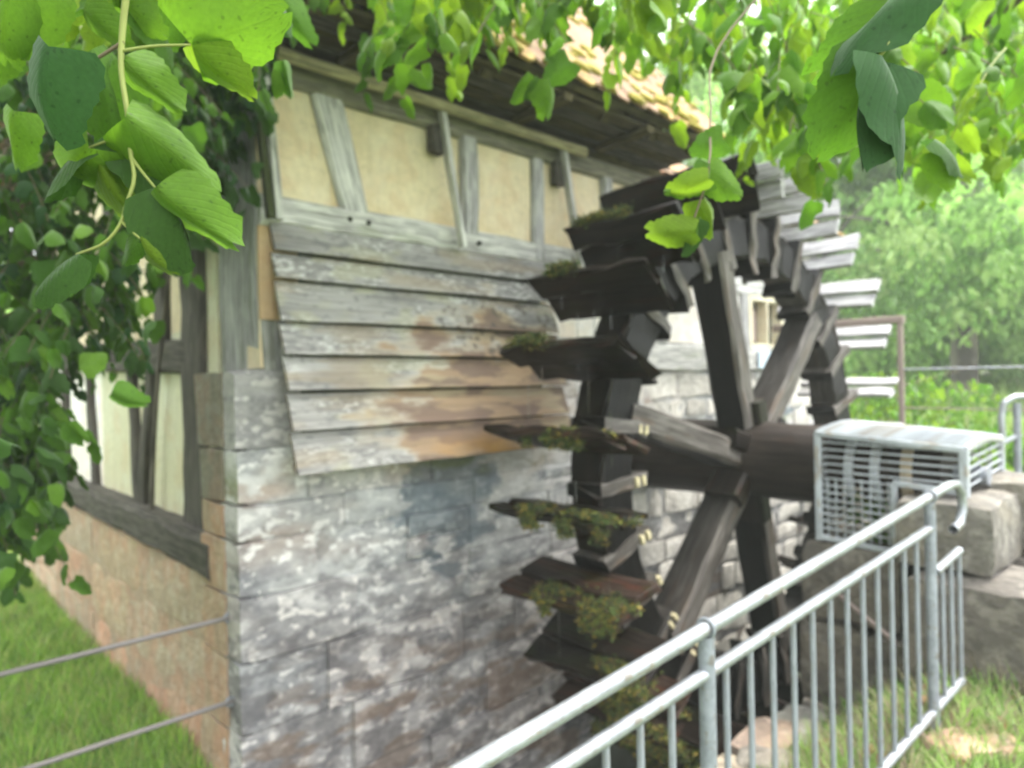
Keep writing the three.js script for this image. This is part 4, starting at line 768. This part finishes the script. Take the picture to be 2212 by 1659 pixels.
function sprayFoliage(name, parent, seed, n, sample, len, size, count, mats, twigMat, lift = 1) {
  const r = rng(seed), buckets = [[], [], []], cols = [[], [], []], tw = [];
  for (let i = 0; i < n; i++) { const p = sample(r); if (!p) continue; const sp = spray(r, p, len * (0.6 + r() * 0.8), size, count), base = colourOf(mats[Math.floor(r() * mats.length)], (0.75 + r() * 0.5) * lift); sp.leaves.forEach((m) => { const k = Math.floor(r() * 3), v = 0.85 + r() * 0.3; buckets[k].push(m); cols[k].push(base.clone().multiplyScalar(v)); }); tw.push(new THREE.TubeGeometry(new THREE.CatmullRomCurve3(sp.pts), 4, 0.0016, 4, false)); }
  buckets.forEach((b, k) => b.length && instanced(name, LOWLEAF[k], leafMixed, parent, b, cols[k]));
  tag(part('fine_twigs', mergeGeometries(tw), twigMat, parent), null, null, null, 'stuff');
}
function foliage(name, parent, seed, n, sample, size, mats, low = true) {
  const r = rng(seed), buckets = [[], [], []], cols = [[], [], []];
  for (let i = 0; i < n; i++) { const p = sample(r); if (!p) continue; const k = Math.floor(r() * 3), s = size * (0.65 + r() * 0.7); buckets[k].push(hangLeaf(r, p, s)); cols[k].push(colourOf(mats[Math.floor(r() * mats.length)], 0.75 + r() * 0.5)); }
  buckets.forEach((b, k) => b.length && instanced(name, LOWLEAF[k], leafMixed, parent, b, cols[k]));
}
// --- tree 1: lime whose twigs hang into the upper left
{
  const t = thing('lime_tree', V(-2.6, groundY(-2.6, 1.9), 1.9), 'broad leaved tree whose large hanging leaves fill the upper left corner', 'tree'), r = rng(201);
  trunk(t, -2.6, 1.9, 5.2, 0.17, V(0.3, 0, -0.2), 5);
  const d = 0.85, P = (x, y, k = d) => dep(x, y, k);
  branchTube('limb', [V(-2.45, 3.6, 1.8), V(-1.9, 3.5, 2.0), V(-1.2, 3.1, 2.1), P(330, -260, 0.95)], 0.05, 0.014, M.bark, t);
  branchTube('twig', [P(330, -260, 0.95), P(285, -90), P(265, 60), P(262, 150), P(276, 250), P(282, 330), P(290, 385), P(270, 450), P(262, 480), P(225, 525), P(165, 550)], 0.006, 0.0016, M.greenTwig, t);
  branchTube('twig', [P(268, 90), P(180, 140), P(100, 150)], 0.0025, 0.0015, M.twig, t); branchTube('twig', [P(264, 110), P(330, 100), P(412, 97)], 0.0022, 0.0014, M.greenTwig, t);
  branchTube('twig', [P(277, 285), P(230, 305), P(190, 320)], 0.0022, 0.0014, M.greenTwig, t); branchTube('twig', [P(284, 340), P(310, 375), P(335, 405)], 0.0022, 0.0014, M.greenTwig, t); branchTube('twig', [P(262, 478), P(285, 500), P(302, 515)], 0.002, 0.0012, M.greenTwig, t);
  hero(t, [
    [415, 97, 600, 40, d, L.bright, 0.1, -0.75, 0.7, 1.25, -0.02, 4], [412, 97, 515, 225, d, L.yellow, -0.5, -0.2, 0.8, 1.1, 0.02, 0], [105, 100, 50, 300, d - 0.12, L.deep, 0.3, 0.75, 0.6, 1.15, 0, 1],
    [262, 125, 345, 232, d, L.bright, 0.3, -0.6, 0.7, 1.1, 0, 5], [270, 255, 478, 392, d - 0.03, L.bright, -0.35, 0.35, 0.85, 0.95, 0.03, 1], [282, 262, 470, 360, d + 0.02, L.dark, 0.4, 0.8, 0.2, 0.8, 0.02, 5],
    [192, 320, 70, 450, d - 0.02, L.bright, 0.2, -0.35, 0.9, 1.1, 0.02, 3], [190, 318, 55, 380, d, L.dark, 0, 0.95, 0.25, 0.7, 0, 0], [196, 322, 275, 470, d, L.yellow, 0.35, -0.3, 0.85, 0.95, 0, 2],
    [335, 405, 460, 545, d - 0.02, L.bright, -0.4, 0.25, 0.85, 1.1, 0, 5], [337, 405, 472, 520, d, L.dark, 0.45, 0.75, 0.3, 0.7, 0.02, 2], [302, 513, 345, 600, d, L.yellow, -0.1, -0.2, 0.95, 1.15, 0, 1], [298, 515, 255, 572, d, L.mid, 0.3, 0.2, 0.9, 1, 0, 0],
    [168, 548, 45, 612, d - 0.02, L.dark, 0.1, 0.85, 0.45, 0.8, 0, 7], [190, 112, 262, 300, d + 0.06, L.mid, 0.5, -0.3, 0.8, 0.9, 0, 3], [240, 130, 180, 300, d + 0.08, L.mid, -0.3, -0.3, 0.9, 0.9, 0, 6],
    [90, -20, 30, 110, d + 0.05, L.bright, 0, -0.6, 0.8, 1.1, 0, 4], [130, 40, 60, 100, d + 0.1, L.yellow, 0.2, -0.7, 0.7, 1.1, 0, 4], [180, 20, 250, 105, d + 0.1, L.bright, -0.2, -0.6, 0.75, 1.1, 0, 0], [60, 30, 150, 30, d + 0.15, L.dark, 0, 0.95, 0.3, 0.7, 0, 4],
    [250, -10, 330, 70, d + 0.12, L.bright, 0.1, -0.7, 0.7, 1.1, 0, 4], [360, -20, 330, 90, d + 0.15, L.mid, 0, -0.5, 0.85, 1, 0, 6], [430, -40, 470, 70, d + 0.18, L.bright, 0.1, -0.6, 0.8, 1, 0, 5], [20, -10, -20, 140, d + 0.02, L.bright, 0.2, -0.5, 0.85, 1, 0, 3],
    [30, 240, 0, 360, d, L.bright, 0.2, -0.4, 0.9, 1, 0, 5], [560, -60, 640, 40, d + 0.3, L.dark, 0.2, 0.6, 0.7, 0.9, 0, 0], [600, -10, 655, 80, d + 0.5, L.mid, 0, -0.3, 0.9, 1, 0, 1], [610, 130, 632, 195, d + 0.7, L.mid, 0.2, 0.3, 0.8, 1, 0, 2], [590, 150, 570, 200, d + 0.7, L.bright, -0.2, 0.1, 0.9, 1, 0, 5],
    [25, 960, -40, 920, d + 0.4, L.dark, 0.1, 0.8, 0.5, 0.8, 0, 7], [240, 850, 300, 885, d + 0.9, L.mid, 0, -0.2, 0.9, 1.2, 0, 1],
  ]);
  for (let i = 0; i < 120; i++) { const px = -60 + Math.pow(r(), 1.1) * 720, py = -260 + r() * (330 - px * 0.12), dd = 0.95 + r() * 1.0; part('leaf', leafGeoFor(r), lime[Math.floor(r() * 5)], t, hangLeaf(r, dep(px, py, dd), 0.06 + r() * 0.04)); }
  // crown overhead
  foliage('foliage', t, 211, 2600, (q) => { const a = q() * 6.28, s = Math.pow(q(), 0.5), p = V(-1.6 + Math.cos(a) * 3.4 * s, 0, 0.9 + Math.sin(a) * 3.2 * s); const df = p.clone().sub(EYE).dot(FW); p.y = Math.max(4.0, 2.3 + Math.max(0, df) * 0.62) + 0.2 + q() * 1.9; return p; }, 0.12, [L.bright, L.mid, L.dark]);
}
// --- tree 2: leaves across the top and the big leaves at the upper right
{
  const t = thing('lime_tree', V(1.9, groundY(1.9, 5.2), 5.2), 'broad leaved tree whose bright leaves hang across the top and right', 'tree'), r = rng(301);
  trunk(t, 1.9, 5.2, 4.6, 0.2, V(-0.1, 0, -0.3), 6);
  branchTube('limb', [V(1.8, 3.6, 5.0), V(1.3, 3.7, 4.0), V(0.9, 3.6, 2.9), V(0.7, 3.55, 1.9), V(0.6, 3.5, 1.2)], 0.07, 0.015, M.bark, t);
  branchTube('limb', [V(1.3, 3.7, 4.0), V(0.4, 3.2, 3.2), dep(1990, -120, 0.95)], 0.03, 0.008, M.bark, t);
  branchTube('limb', [V(1.3, 3.7, 4.0), V(1.8, 3.5, 3.0), V(2.1, 3.3, 2.2)], 0.04, 0.01, M.bark, t);
  branchTube('twig', [dep(1990, -120, 0.95), dep(1945, 0, 0.9), dep(1910, 110, 0.88), dep(1870, 140, 0.9)], 0.006, 0.002, M.greenTwig, t);
  branchTube('twig', [V(0.9, 3.6, 2.9), dep(1560, 90, 1.5), dep(1535, 250, 1.35), dep(1530, 380, 1.25), dep(1500, 470, 1.25)], 0.004, 0.002, M.twig, t);
  branchTube('twig', [V(2.1, 3.3, 2.2), dep(1720, 240, 2.4), dep(1700, 350, 2.3)], 0.006, 0.002, M.twig, t);
  const d = 0.88;
  hero(t, [
    [1905, 120, 2035, 325, d, L.deep, 0.5, 0.5, 0.65, 0.84, 0.0, 4], [1895, 135, 1800, 335, d + 0.03, L.mid, -0.1, -0.3, 0.95, 1.2, 0.02, 0], [1900, 130, 1765, 285, d + 0.01, L.deep, -0.6, 0.75, 0.2, 0.5, 0, 5], [1975, -40, 1795, 85, d, L.deep, -0.2, 0.8, 0.55, 0.84, 0, 4], [1940, 10, 1840, 170, d + 0.02, L.mid, 0.1, -0.35, 0.92, 1.0, 0, 3],
    [2020, 300, 2110, 345, d + 0.35, L.dark, 0.2, 0.8, 0.5, 1, 0, 0], [2030, 325, 2075, 400, d + 0.35, L.bright, 0, -0.2, 0.95, 1.1, 0, 4],
    [1532, 378, 1440, 395, 1.25, L.bright, -0.1, 0.3, 0.9, 0.9, 0, 0], [1534, 375, 1612, 415, 1.25, L.bright, 0.1, -0.1, 0.95, 1.1, 0, 4], [1530, 385, 1455, 430, 1.22, L.yellow, 0.1, -0.3, 0.9, 1.0, 0, 3], [1535, 350, 1600, 372, 1.27, L.dark, 0.1, 0.8, 0.5, 0.9, 0, 1], [1525, 350, 1500, 395, 1.25, L.mid, 0, 0.1, 1, 1.2, 0, 5],
    [1505, 470, 1460, 535, 1.25, L.dark, -0.3, 0.5, 0.8, 0.9, 0, 2], [1500, 500, 1392, 520, 1.24, L.yellow, 0, -0.3, 0.95, 1.0, 0, 3], [1520, 430, 1560, 510, 1.25, L.yellow, 0.2, -0.1, 0.95, 1.15, 0, 5], [1505, 475, 1510, 545, 1.25, L.bright, 0.1, 0, 1, 1.0, 0, 1], [1562, 300, 1500, 330, 1.3, L.mid, 0, -0.2, 0.95, 1.2, 0, 4],
    [1140, 155, 1092, 200, 2.0, L.bright, -0.2, 0.3, 0.9, 1, 0, 2], [1160, 165, 1120, 195, 2.0, L.mid, 0, 0.3, 0.9, 1, 0, 5], [1180, 170, 1205, 242, 2.0, L.bright, 0.3, 0.1, 0.9, 1.3, 0, 1], [1230, 130, 1180, 180, 2.0, L.mid, 0, -0.2, 0.95, 1.1, 0, 4],
  ]);
  // sprays along the top: lower limit of the leaves by photograph column
  const low = (px) => px < 720 ? 40 : px < 900 ? 135 : px < 1200 ? mix(125, 105, (px - 900) / 300) : px < 1500 ? mix(105, 165, (px - 1200) / 300) : px < 1620 ? 175 : px < 1680 ? 290 : px < 1800 ? mix(350, 320, (px - 1680) / 120) : 340;
  let n = 0;
  while (n < 264) {
    const px = 720 + r() * 1560, lim = low(px), py = lim - 70 - Math.pow(r(), 1.2) * 230, dd = px < 1300 ? 1.7 + r() * 0.8 : 1.5 + r() * 1.6; if (py < -130) continue;
    const sp = spray(r, dep(px, py, dd), 0.10 + r() * 0.10, 0.068, 6); branchTube('twig', sp.pts, 0.0022, 0.0012, r() < 0.5 ? M.greenTwig : M.twig, t);
    const m = lime[Math.floor(r() * 6)]; sp.leaves.forEach((w) => part('leaf', leafGeoFor(r), r() < 0.6 ? m : lime[Math.floor(r() * 6)], t, w)); n += 6;
  }
  sprayFoliage('foliage', t, 311, 430, (q) => { const px = 700 + q() * 1750, lim = low(px), py = lim - 60 - Math.pow(q(), 0.9) * 430, dd = (px < 1350 ? 2.0 : 1.9) + q() * 2.2; return dep(px, py, dd); }, 0.22, 0.075, 6, [L.bright, L.mid, L.yellow, L.bright, L.yellow], M.twig, 1.2);
  foliage('foliage', t, 312, 450, (q) => V(-0.5 + q() * 6, 4.9 + q() * 1.6, 1.2 + q() * 4.5), 0.12, [L.bright, L.mid, L.dark]);
}
// --- dark shrub along the left edge, in front of the gable
{
  const t = thing('shrub', V(-0.85, groundY(-0.85, -1.0), -1.0), 'dark leafy shrub growing up the left edge before the gable wall', 'shrub'), r = rng(401);
  const edge = (py) => py < 300 ? 430 : py < 700 ? mix(430, 340, (py - 300) / 400) : py < 780 ? mix(340, 170, (py - 700) / 80) : py < 900 ? 120 : py < 1060 ? 150 : py < 1180 ? 130 : 40;
  for (let k = 0; k < 5; k++) { const px = -120 + k * 45; branchTube('stem', [dep(px - 330, 1750, 2.9 + k * 0.1), dep(px - 130, 1100, 2.9), dep(px + 20, 700, 2.9), dep(px + 90, 300, 2.9)], 0.022, 0.006, M.bark, t); }
  for (let k = 0; k < 22; k++) { const py = 150 + r() * 1000, e = edge(py); branchTube('twig', [dep(e * 0.15 - 60, py + 60 + r() * 60, 2.9), dep(e * 0.6, py + 10 * r(), 2.8), dep(e * 0.95, py + 25 * r(), 2.7)], 0.006, 0.002, M.twig, t); }
  const mt = [L.dark, L.mid, L.dark, L.mid, L.bright];
  let n = 0; while (n < 260) { const py = 120 + r() * 1120, px = edge(py) * (1 - Math.pow(r(), 1.5)) - 20 * r(); part('leaf', leafGeoFor(r), mt[Math.floor(r() * 5)], t, hangLeaf(r, dep(px, py, 2.2 + r() * 0.9), 0.05 + r() * 0.045, 0.6)); n++; }
  sprayFoliage('foliage', t, 411, 560, (q) => { const py = 20 + q() * 1150, px = edge(py + 60) * 0.9 - Math.pow(q(), 0.9) * 420; return dep(px, py, 2.45 + q() * 0.9); }, 0.22, 0.062, 7, [L.dark, L.mid, L.dark, L.mid, L.deep], M.twig);
}
// --- ivy on the upper corner of the gable
{
  const t = thing('ivy', V(0.05, 2.0, -0.9), 'dark ivy hanging on the upper timber corner of the gable', 'ivy'), r = rng(451);
  branchTube('stem', [V(0.08, 0.1, -1.6), V(0.07, 1.6, -1.5), V(0.07, 2.9, -1.0), V(0.08, 3.7, -0.4)], 0.02, 0.006, M.bark, t);
  branchTube('stem', [V(0.07, 2.9, -1.0), V(0.08, 3.0, -0.45), V(0.1, 2.75, -0.25)], 0.01, 0.003, M.bark, t);
  const lim = (px) => px < 420 ? 520 : px < 480 ? mix(500, 330, (px - 420) / 60) : mix(330, 150, (px - 480) / 100);
  for (let i = 0; i < 240; i++) { const px = 330 + r() * 250, py = lim(px) - Math.pow(r(), 1.3) * 420; const p = onX(px, py, 0.06 - r() * 0.12); part('leaf', leafGeoFor(r), [L.dark, L.deep, L.mid][Math.floor(r() * 3)], t, hangLeaf(r, p, 0.06 + r() * 0.045, 0.6)); }
  for (const [px, py] of [[505, 400], [535, 405], [510, 430], [490, 380], [545, 350], [520, 455]]) part('leaf', leafGeoFor(r), L.dark, t, hangLeaf(r, onX(px, py, 0.03), 0.09, 0.8));
  sprayFoliage('foliage', t, 461, 230, (q) => { const px = 250 + q() * 320, py = lim(px) - 60 - q() * 560; return onX(px, py, 0.04 - q() * 0.24); }, 0.2, 0.065, 7, [L.dark, L.deep, L.mid], M.twig);
}
// --- small plant inside the cage
{
  const t = thing('fern', V(2.95, 1.06, 1.72), 'small green plant growing behind the bars of the cage', 'plant'), r = rng(471);
  for (let k = 0; k < 4; k++) branchTube('stem', [V(2.95, 1.05, 1.72), V(2.93 + (r() - 0.5) * 0.1, 1.2, 1.72 + (r() - 0.5) * 0.1), V(2.92 + (r() - 0.5) * 0.2, 1.34, 1.73 + (r() - 0.5) * 0.25)], 0.004, 0.002, M.greenTwig, t);
  for (let i = 0; i < 46; i++) part('leaf', leafGeoFor(r), [L.mid, L.bright, L.dark][i % 3], t, hangLeaf(r, V(2.88 + r() * 0.15, 1.1 + r() * 0.28, 1.62 + r() * 0.22), 0.05 + r() * 0.03, 0.4));
}
// ---------------------------------------------------------------- background trees
function clumpGeo(seed, n, s) {
  const r = rng(seed), gs = [];
  for (let i = 0; i < n; i++) { const p = randDir(r).multiplyScalar(0.5 * Math.cbrt(r())); p.y *= 0.75; gs.push(LOWLEAF[i % 3].clone().applyMatrix4(hangLeaf(r, p, s * (0.7 + 0.6 * r()), 0.7))); }
  return mergeGeometries(gs);
}
const CL = [clumpGeo(1, 42, 0.11), clumpGeo(2, 38, 0.13)];
function farTree(x, z, h, rad, seed, label, cols, base = 0.12) {
  const t = thing('tree', V(x, groundY(x, z), z), label, 'tree', 'trees beyond the mill'), r = rng(seed), y0 = groundY(x, z);
  trunk(t, x, z, h * 0.8, 0.16 + rad * 0.03, V((r() - 0.5) * 0.8, 0, (r() - 0.5) * 0.8), seed);
  for (let k = 0; k < 3; k++) { const a = r() * 6.28, yy = y0 + h * (0.25 + 0.1 * k); branchTube('limb', [V(x, yy, z), V(x + Math.cos(a) * rad * 0.5, yy + h * 0.07, z + Math.sin(a) * rad * 0.5), V(x + Math.cos(a) * rad * 0.85, yy + h * 0.1, z + Math.sin(a) * rad * 0.85)], 0.07, 0.015, M.bark, t); }
  const ms = [[], []], cs = [[], []], lobes = [];
  for (let k = 0; k < 15; k++) { const u = base * 0.3 + (1 - base * 0.3) * Math.pow(r(), 1.05), w = rad * Math.sqrt(Math.max(0.08, 1 - Math.pow((u - 0.5) / 0.58, 2))), a = r() * 6.28, q = Math.sqrt(r()) * w * 0.8; lobes.push([V(x + Math.cos(a) * q, y0 + u * h, z + Math.sin(a) * q), rad * (0.28 + r() * 0.25), 0.7 + r() * 0.6]); }
  for (const [c, s, v] of lobes) for (let k = 0; k < 27; k++) { const p = c.clone().add(randDir(r).multiplyScalar(s * Math.pow(r(), 0.4)).multiply(V(1, 0.75, 1))), j = Math.floor(r() * 2); ms[j].push(new THREE.Matrix4().compose(p, new THREE.Quaternion().setFromEuler(new THREE.Euler(0, r() * 6.28, 0)), V(1, 1, 1).multiplyScalar(0.8 + r() * 0.7))); const q = cols[Math.floor(r() * cols.length)], b = (0.75 + r() * 0.5) * v; cs[j].push(new THREE.Color(q[0] * b, q[1] * b, q[2] * b)); }
  ms.forEach((m, j) => { const o = instanced('crown', CL[j], leafMixed, t, m, cs[j]); });
}
const FC = [[0.33, 0.53, 0.14], [0.42, 0.60, 0.19], [0.26, 0.45, 0.12]], FD = [[0.17, 0.32, 0.08], [0.22, 0.38, 0.10]];
const far = (a, d) => V(EYE.x + Math.cos(a * DEG) * d, 0, EYE.z - Math.sin(a * DEG) * d);
[[9, 19, 9.5, 3.6, 'bright green tree at the far right edge beyond the meadow', FC, 0.1], [14, 16, 9, 3.0, 'light green tree rising right of the wheel paddles', FC, 0.12], [18, 21, 10.5, 4.0, 'tall pale green tree behind the right side of the wheel', FC, 0.08], [23, 18, 9, 3.2, 'bushy tree directly behind the right rim of the wheel', FC, 0.06], [28, 24, 12, 4.4, 'tall tree seen over the top of the wheel', FC, 0.1], [11, 28, 13, 5, 'dense taller tree behind the bright tree at the right', FD, 0.08], [20, 31, 14, 5.5, 'darker tall tree in the second row right of the wheel', FD, 0.08],
  [34, 20, 11, 4.2, 'tree showing above the tip of the mill roof', FC, 0.2], [41, 22, 12, 4.5, 'tree standing behind the mill roof near the picture middle', FC, 0.25], [4, 22, 14, 4.5, 'tree just outside the right edge of the picture', FC, 0.1], [86, 18, 12, 4, 'tree behind the far end of the gable wall', FC, 0.15], [104, 19, 11, 4, 'bright tree on the lawn left of the mill, outside the picture', FC, 0.1], [122, 17, 10, 3.6, 'tree further left on the lawn, outside the picture', FC, 0.1], [95, 27, 14, 5, 'tall tree far behind the left lawn', FC, 0.1], [26, 33, 15, 6, 'dark tall tree far behind the wheel top', FD, 0.1]]
  .forEach(([a, d, h, rad, lab, c, b], i) => { const p = far(a, d); farTree(p.x, p.z, h, rad, 1300 + i, lab, c, b); });
// trees around the camera's left and back, whose shade lies on the mill corner
[[-6.5, -2.5, 9, 3.2, 'tree left of the mill, outside the picture'], [-7, 3, 10, 3.6, 'tree left of the path, outside the picture']].forEach(([x, z, h, rad, lab], i) => farTree(x, z, h, rad, 1900 + i, lab, FD, 0.12));
// bushes at the meadow edge
[[21, 8.6, 0.55, 'low leafy bush behind the right rim of the wheel'], [16, 8.2, 0.6, 'low bright bush right of the rusty post'], [12, 7.6, 0.55, 'low bright bush above the cage at the right'], [18.5, 11, 0.9, 'taller pale bush on the meadow behind the wires']].forEach(([a, d, s, lab], i) => {
  const p = far(a, d), y = groundY(p.x, p.z), t = thing('bush', V(p.x, y, p.z), lab, 'bush'), r = rng(1700 + i);
  for (let k = 0; k < 5; k++) branchTube('stem', [V(p.x, y, p.z), V(p.x + (r() - 0.5) * s, y + s * 0.6, p.z + (r() - 0.5) * s), V(p.x + (r() - 0.5) * 2 * s, y + s * 1.1, p.z + (r() - 0.5) * 2 * s)], 0.012, 0.004, M.twig, t);
  foliage('foliage', t, 1750 + i, 900, (q) => { const u = randDir(q).multiplyScalar(Math.pow(q(), 0.45)); return V(p.x + u.x * s * 1.6, y + Math.max(0.02, s * 0.55 + u.y * s * 0.6), p.z + u.z * s * 1.6); }, 0.10, [L.bright, L.yellow, L.mid]);
});

renderer.render(scene, camera);
